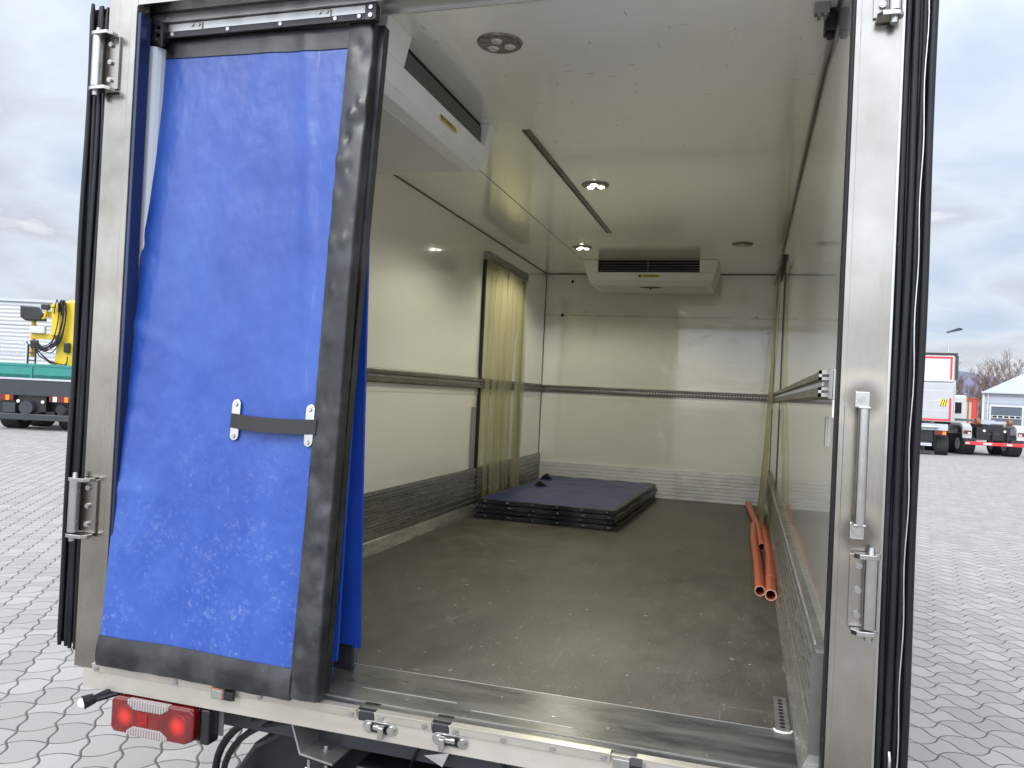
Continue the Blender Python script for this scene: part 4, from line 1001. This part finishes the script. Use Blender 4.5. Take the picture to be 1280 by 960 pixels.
obj('bumper_bar', MB().box(-1.35,1.35,-.30,-.18,.50,.66), M['redpaint'], t, .02)
obj('reflective_plate', MB().box(-.55,-.15,-.32,-.301,.53,.63).box(.5,.75,-.32,-.301,.53,.63).box(-1.34,-1.15,-.32,-.301,.53,.63), M['truckwhite'], t)
obj('chassis', MB().box(-.75,.75,-.05,7,.75,1.38).box(-.45,.45,0,7,1.35,1.5).box(-.1,-.05,-.2,-.1,.6,1.2).box(.55,.6,-.2,-.1,.6,1.2), M['black'], t)
obj('hook_arm', MB().box(-.6,.6,.0,.2,1.55,1.68).box(-.3,.3,.5,6,1.6,1.72), M['galv'], t)
for x_ in (-1.35, .8): obj('lower_guard', MB().box(x_,x_+.55,-.1,.0,.66,.82), M['char'], t)
for x in (-.42,.50): obj('reflector', MB().cyl((x,-.09,1.2),(x,-.06,1.2),.06,None,12), M['white_lens'], t)
obj('number_plate', MB().box(-.26,.26,-.08,-.06,1.0,1.12), M['char'], t)
cb = obj('cab', MB().box(-1.2,1.2,6.2,8.2,.7,3.0), M['truckwhite'], t, .12)
obj('rear_window', MB().box(-.9,.9,6.17,6.199,2.0,2.6), M['void'], cb)
wheel(t, -1.0, 7.0, .52, .4); wheel(t, 1.0, 7.0, .52, .4)
obj('ladder_frame', MB().prism([(3.5,1.5),(3.6,1.5),(6.0,2.5),(5.9,2.5)],'x',-1.0,-.9).prism([(3.5,1.5),(3.6,1.5),(6.0,2.5),(5.9,2.5)],'x',-.7,-.6).box(-.8,-.7,5.6,5.7,1.5,3.0), M['char'], t)
# grey hall with hipped-looking end roof
b = thing('industrial_hall', 'grey-blue industrial hall with pale metal roof and dark roller door', 'building', gp(1228, 68), R(-14.5))
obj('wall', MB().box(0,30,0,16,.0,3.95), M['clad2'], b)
obj('roof', MB().add([(-.15,-.2,3.95),(30,-.2,3.95),(30,8,6.2),(3.6,8,6.3),(-.15,16,3.95),(30,16,3.95)], [(0,1,2,3),(0,3,4),(4,3,2,5),(0,4,5,1)]), M['roofm'], b)
obj('gutter', MB().box(-.2,30,-.32,-.2,3.86,4.0), M['galv'], b); obj('corner_trim', MB().box(-.12,.05,-.05,0,0,3.9).cyl((.30,-.1,0),(.30,-.1,3.9),.06), M['truckwhite'], b)
rd = obj('roller_door', MB().box(.55,2.75,-.06,-.01,.0,2.75), M['gate'], b); 
obj('door_frame', MB().box(.42,.55,-.1,0,0,2.88).box(2.75,2.88,-.1,0,0,2.88).box(.55,2.75,-.1,0,2.75,2.88), M['truckwhite'], rd)
wnd = obj('window_band', MB().box(.60,2.70,-.075,-.061,1.78,2.02), M['truckwhite'], rd)
mb = MB()
for k in range(5): mb.box(.66+k*.42,.98+k*.42,-.085,-.076,1.83,1.98)
obj('pane', mb, M['void'], rd)
obj('base_band', MB().box(2.95,30,-.05,0,0,1.0), M['char'], b)
obj('office_window', MB().box(3.9,5.5,-.05,0,2.6,3.3), M['truckwhite'], b)
# lamp post
lp = thing('street_lamp', 'slim grey yard lamp post rising behind the box truck', 'street lamp', gp(1181, 60), YAW)
obj('pole', MB().cyl((0,0,0),(0,0,8.0),.10,.06,12), M['galv'], lp)
obj('lamp_head', MB().prism([(-.15,8.0),(.9,8.25),(.95,8.35),(.7,8.42),(.0,8.15),(-.15,8.1)],'y',-.15,.15), M['char'], lp, .02)
# red and sandy containers behind the hook-lift truck
for px, wdt, hgt, mt, lb in ((1207,.8,3.0,'brick','sandy panel standing behind the hook-lift truck'),(1214,.7,3.2,'redpaint','red steel frame standing by the bare trees')):
    sr = thing('site_container', lb, 'container', gp(px, 60), YAW)
    obj('body', MB().box(-wdt/2,wdt/2,0,2.2,0,hgt), M[mt], sr, .02)
    obj('corner_frame', MB().box(-wdt/2-.03,-wdt/2+.05,-.05,0,0,hgt+.05).box(wdt/2-.05,wdt/2+.03,-.05,0,0,hgt+.05).box(-wdt/2,wdt/2,-.05,0,hgt-.05,hgt+.06), M['rust'], sr)
# bare winter trees
def tree(px, depth, h, seed, label):
    t = thing('bare_tree', label, 'tree', gp(px, depth), 0, 'bare winter trees beyond the yard')
    rnd = random.Random(seed); trunk = MB(); tw = MB()
    def grow(mb, p, d, ln, r, lvl):
        steps = 3; pts = [p]; 
        for k in range(steps):
            d = (d + Vector((rnd.uniform(-.22,.22), rnd.uniform(-.22,.22), rnd.uniform(-.05,.14)))).normalized(); pts.append(pts[-1] + d*ln/steps)
        (trunk if lvl < 2 else tw).tube(pts, [r*(1-.45*i/steps) for i in range(steps+1)], 5 if lvl < 2 else 3, close=False)
        if lvl >= 5: return
        for k in range(3 if lvl < 4 else 4):
            i = rnd.choice((1,2,3,3)); q = Vector((rnd.uniform(-1,1), rnd.uniform(-1,1), rnd.uniform(.1,.9))).normalized()
            grow(mb, pts[i], (d*.7+q*.85).normalized(), ln*rnd.uniform(.55,.78), max(r*.5,.016), lvl+1)
    grow(trunk, Vector((0,0,0)), Vector((0,0,1)), h*.36, h*.022, 0)
    grow(trunk, Vector((0.1,0,h*.1)), Vector((.25,0,1)).normalized(), h*.32, h*.016, 0)
    obj('trunk', trunk, M['bark'], t); obj('crown', tw, M['brush'], t)
tree(1207, 80, 9.0, 1, 'bare brown tree rising between the box truck and the grey hall')
tree(1222, 86, 8.0, 5, 'slender bare tree just left of the grey hall, seen against the hill')
tree(1240, 92, 9.2, 8, 'bare tree showing over the left roof slope of the grey hall')
tree(1258, 95, 10.0, 3, 'broad bare tree whose twigs show over the middle of the hall roof')
tree(1192, 84, 7.6, 12, 'bare tree half hidden behind the box truck')
rnd = random.Random(31); br = MB()
c_ = gp(1215, 78)
for k in range(700):
    x = rnd.uniform(-9, 6); y = rnd.uniform(-3, 4); h = rnd.uniform(1.2, 3.6)
    br.tube([c_+Vector((x,y,0)), c_+Vector((x+rnd.uniform(-.3,.3),y,h*.6)), c_+Vector((x+rnd.uniform(-.8,.8),y+rnd.uniform(-.4,.4),h))], [.03,.025,.012], 3, close=False)
tag(obj('undergrowth', br, M['brush']), 'tangled brown winter undergrowth beyond the parked trucks', 'undergrowth', kind='stuff')
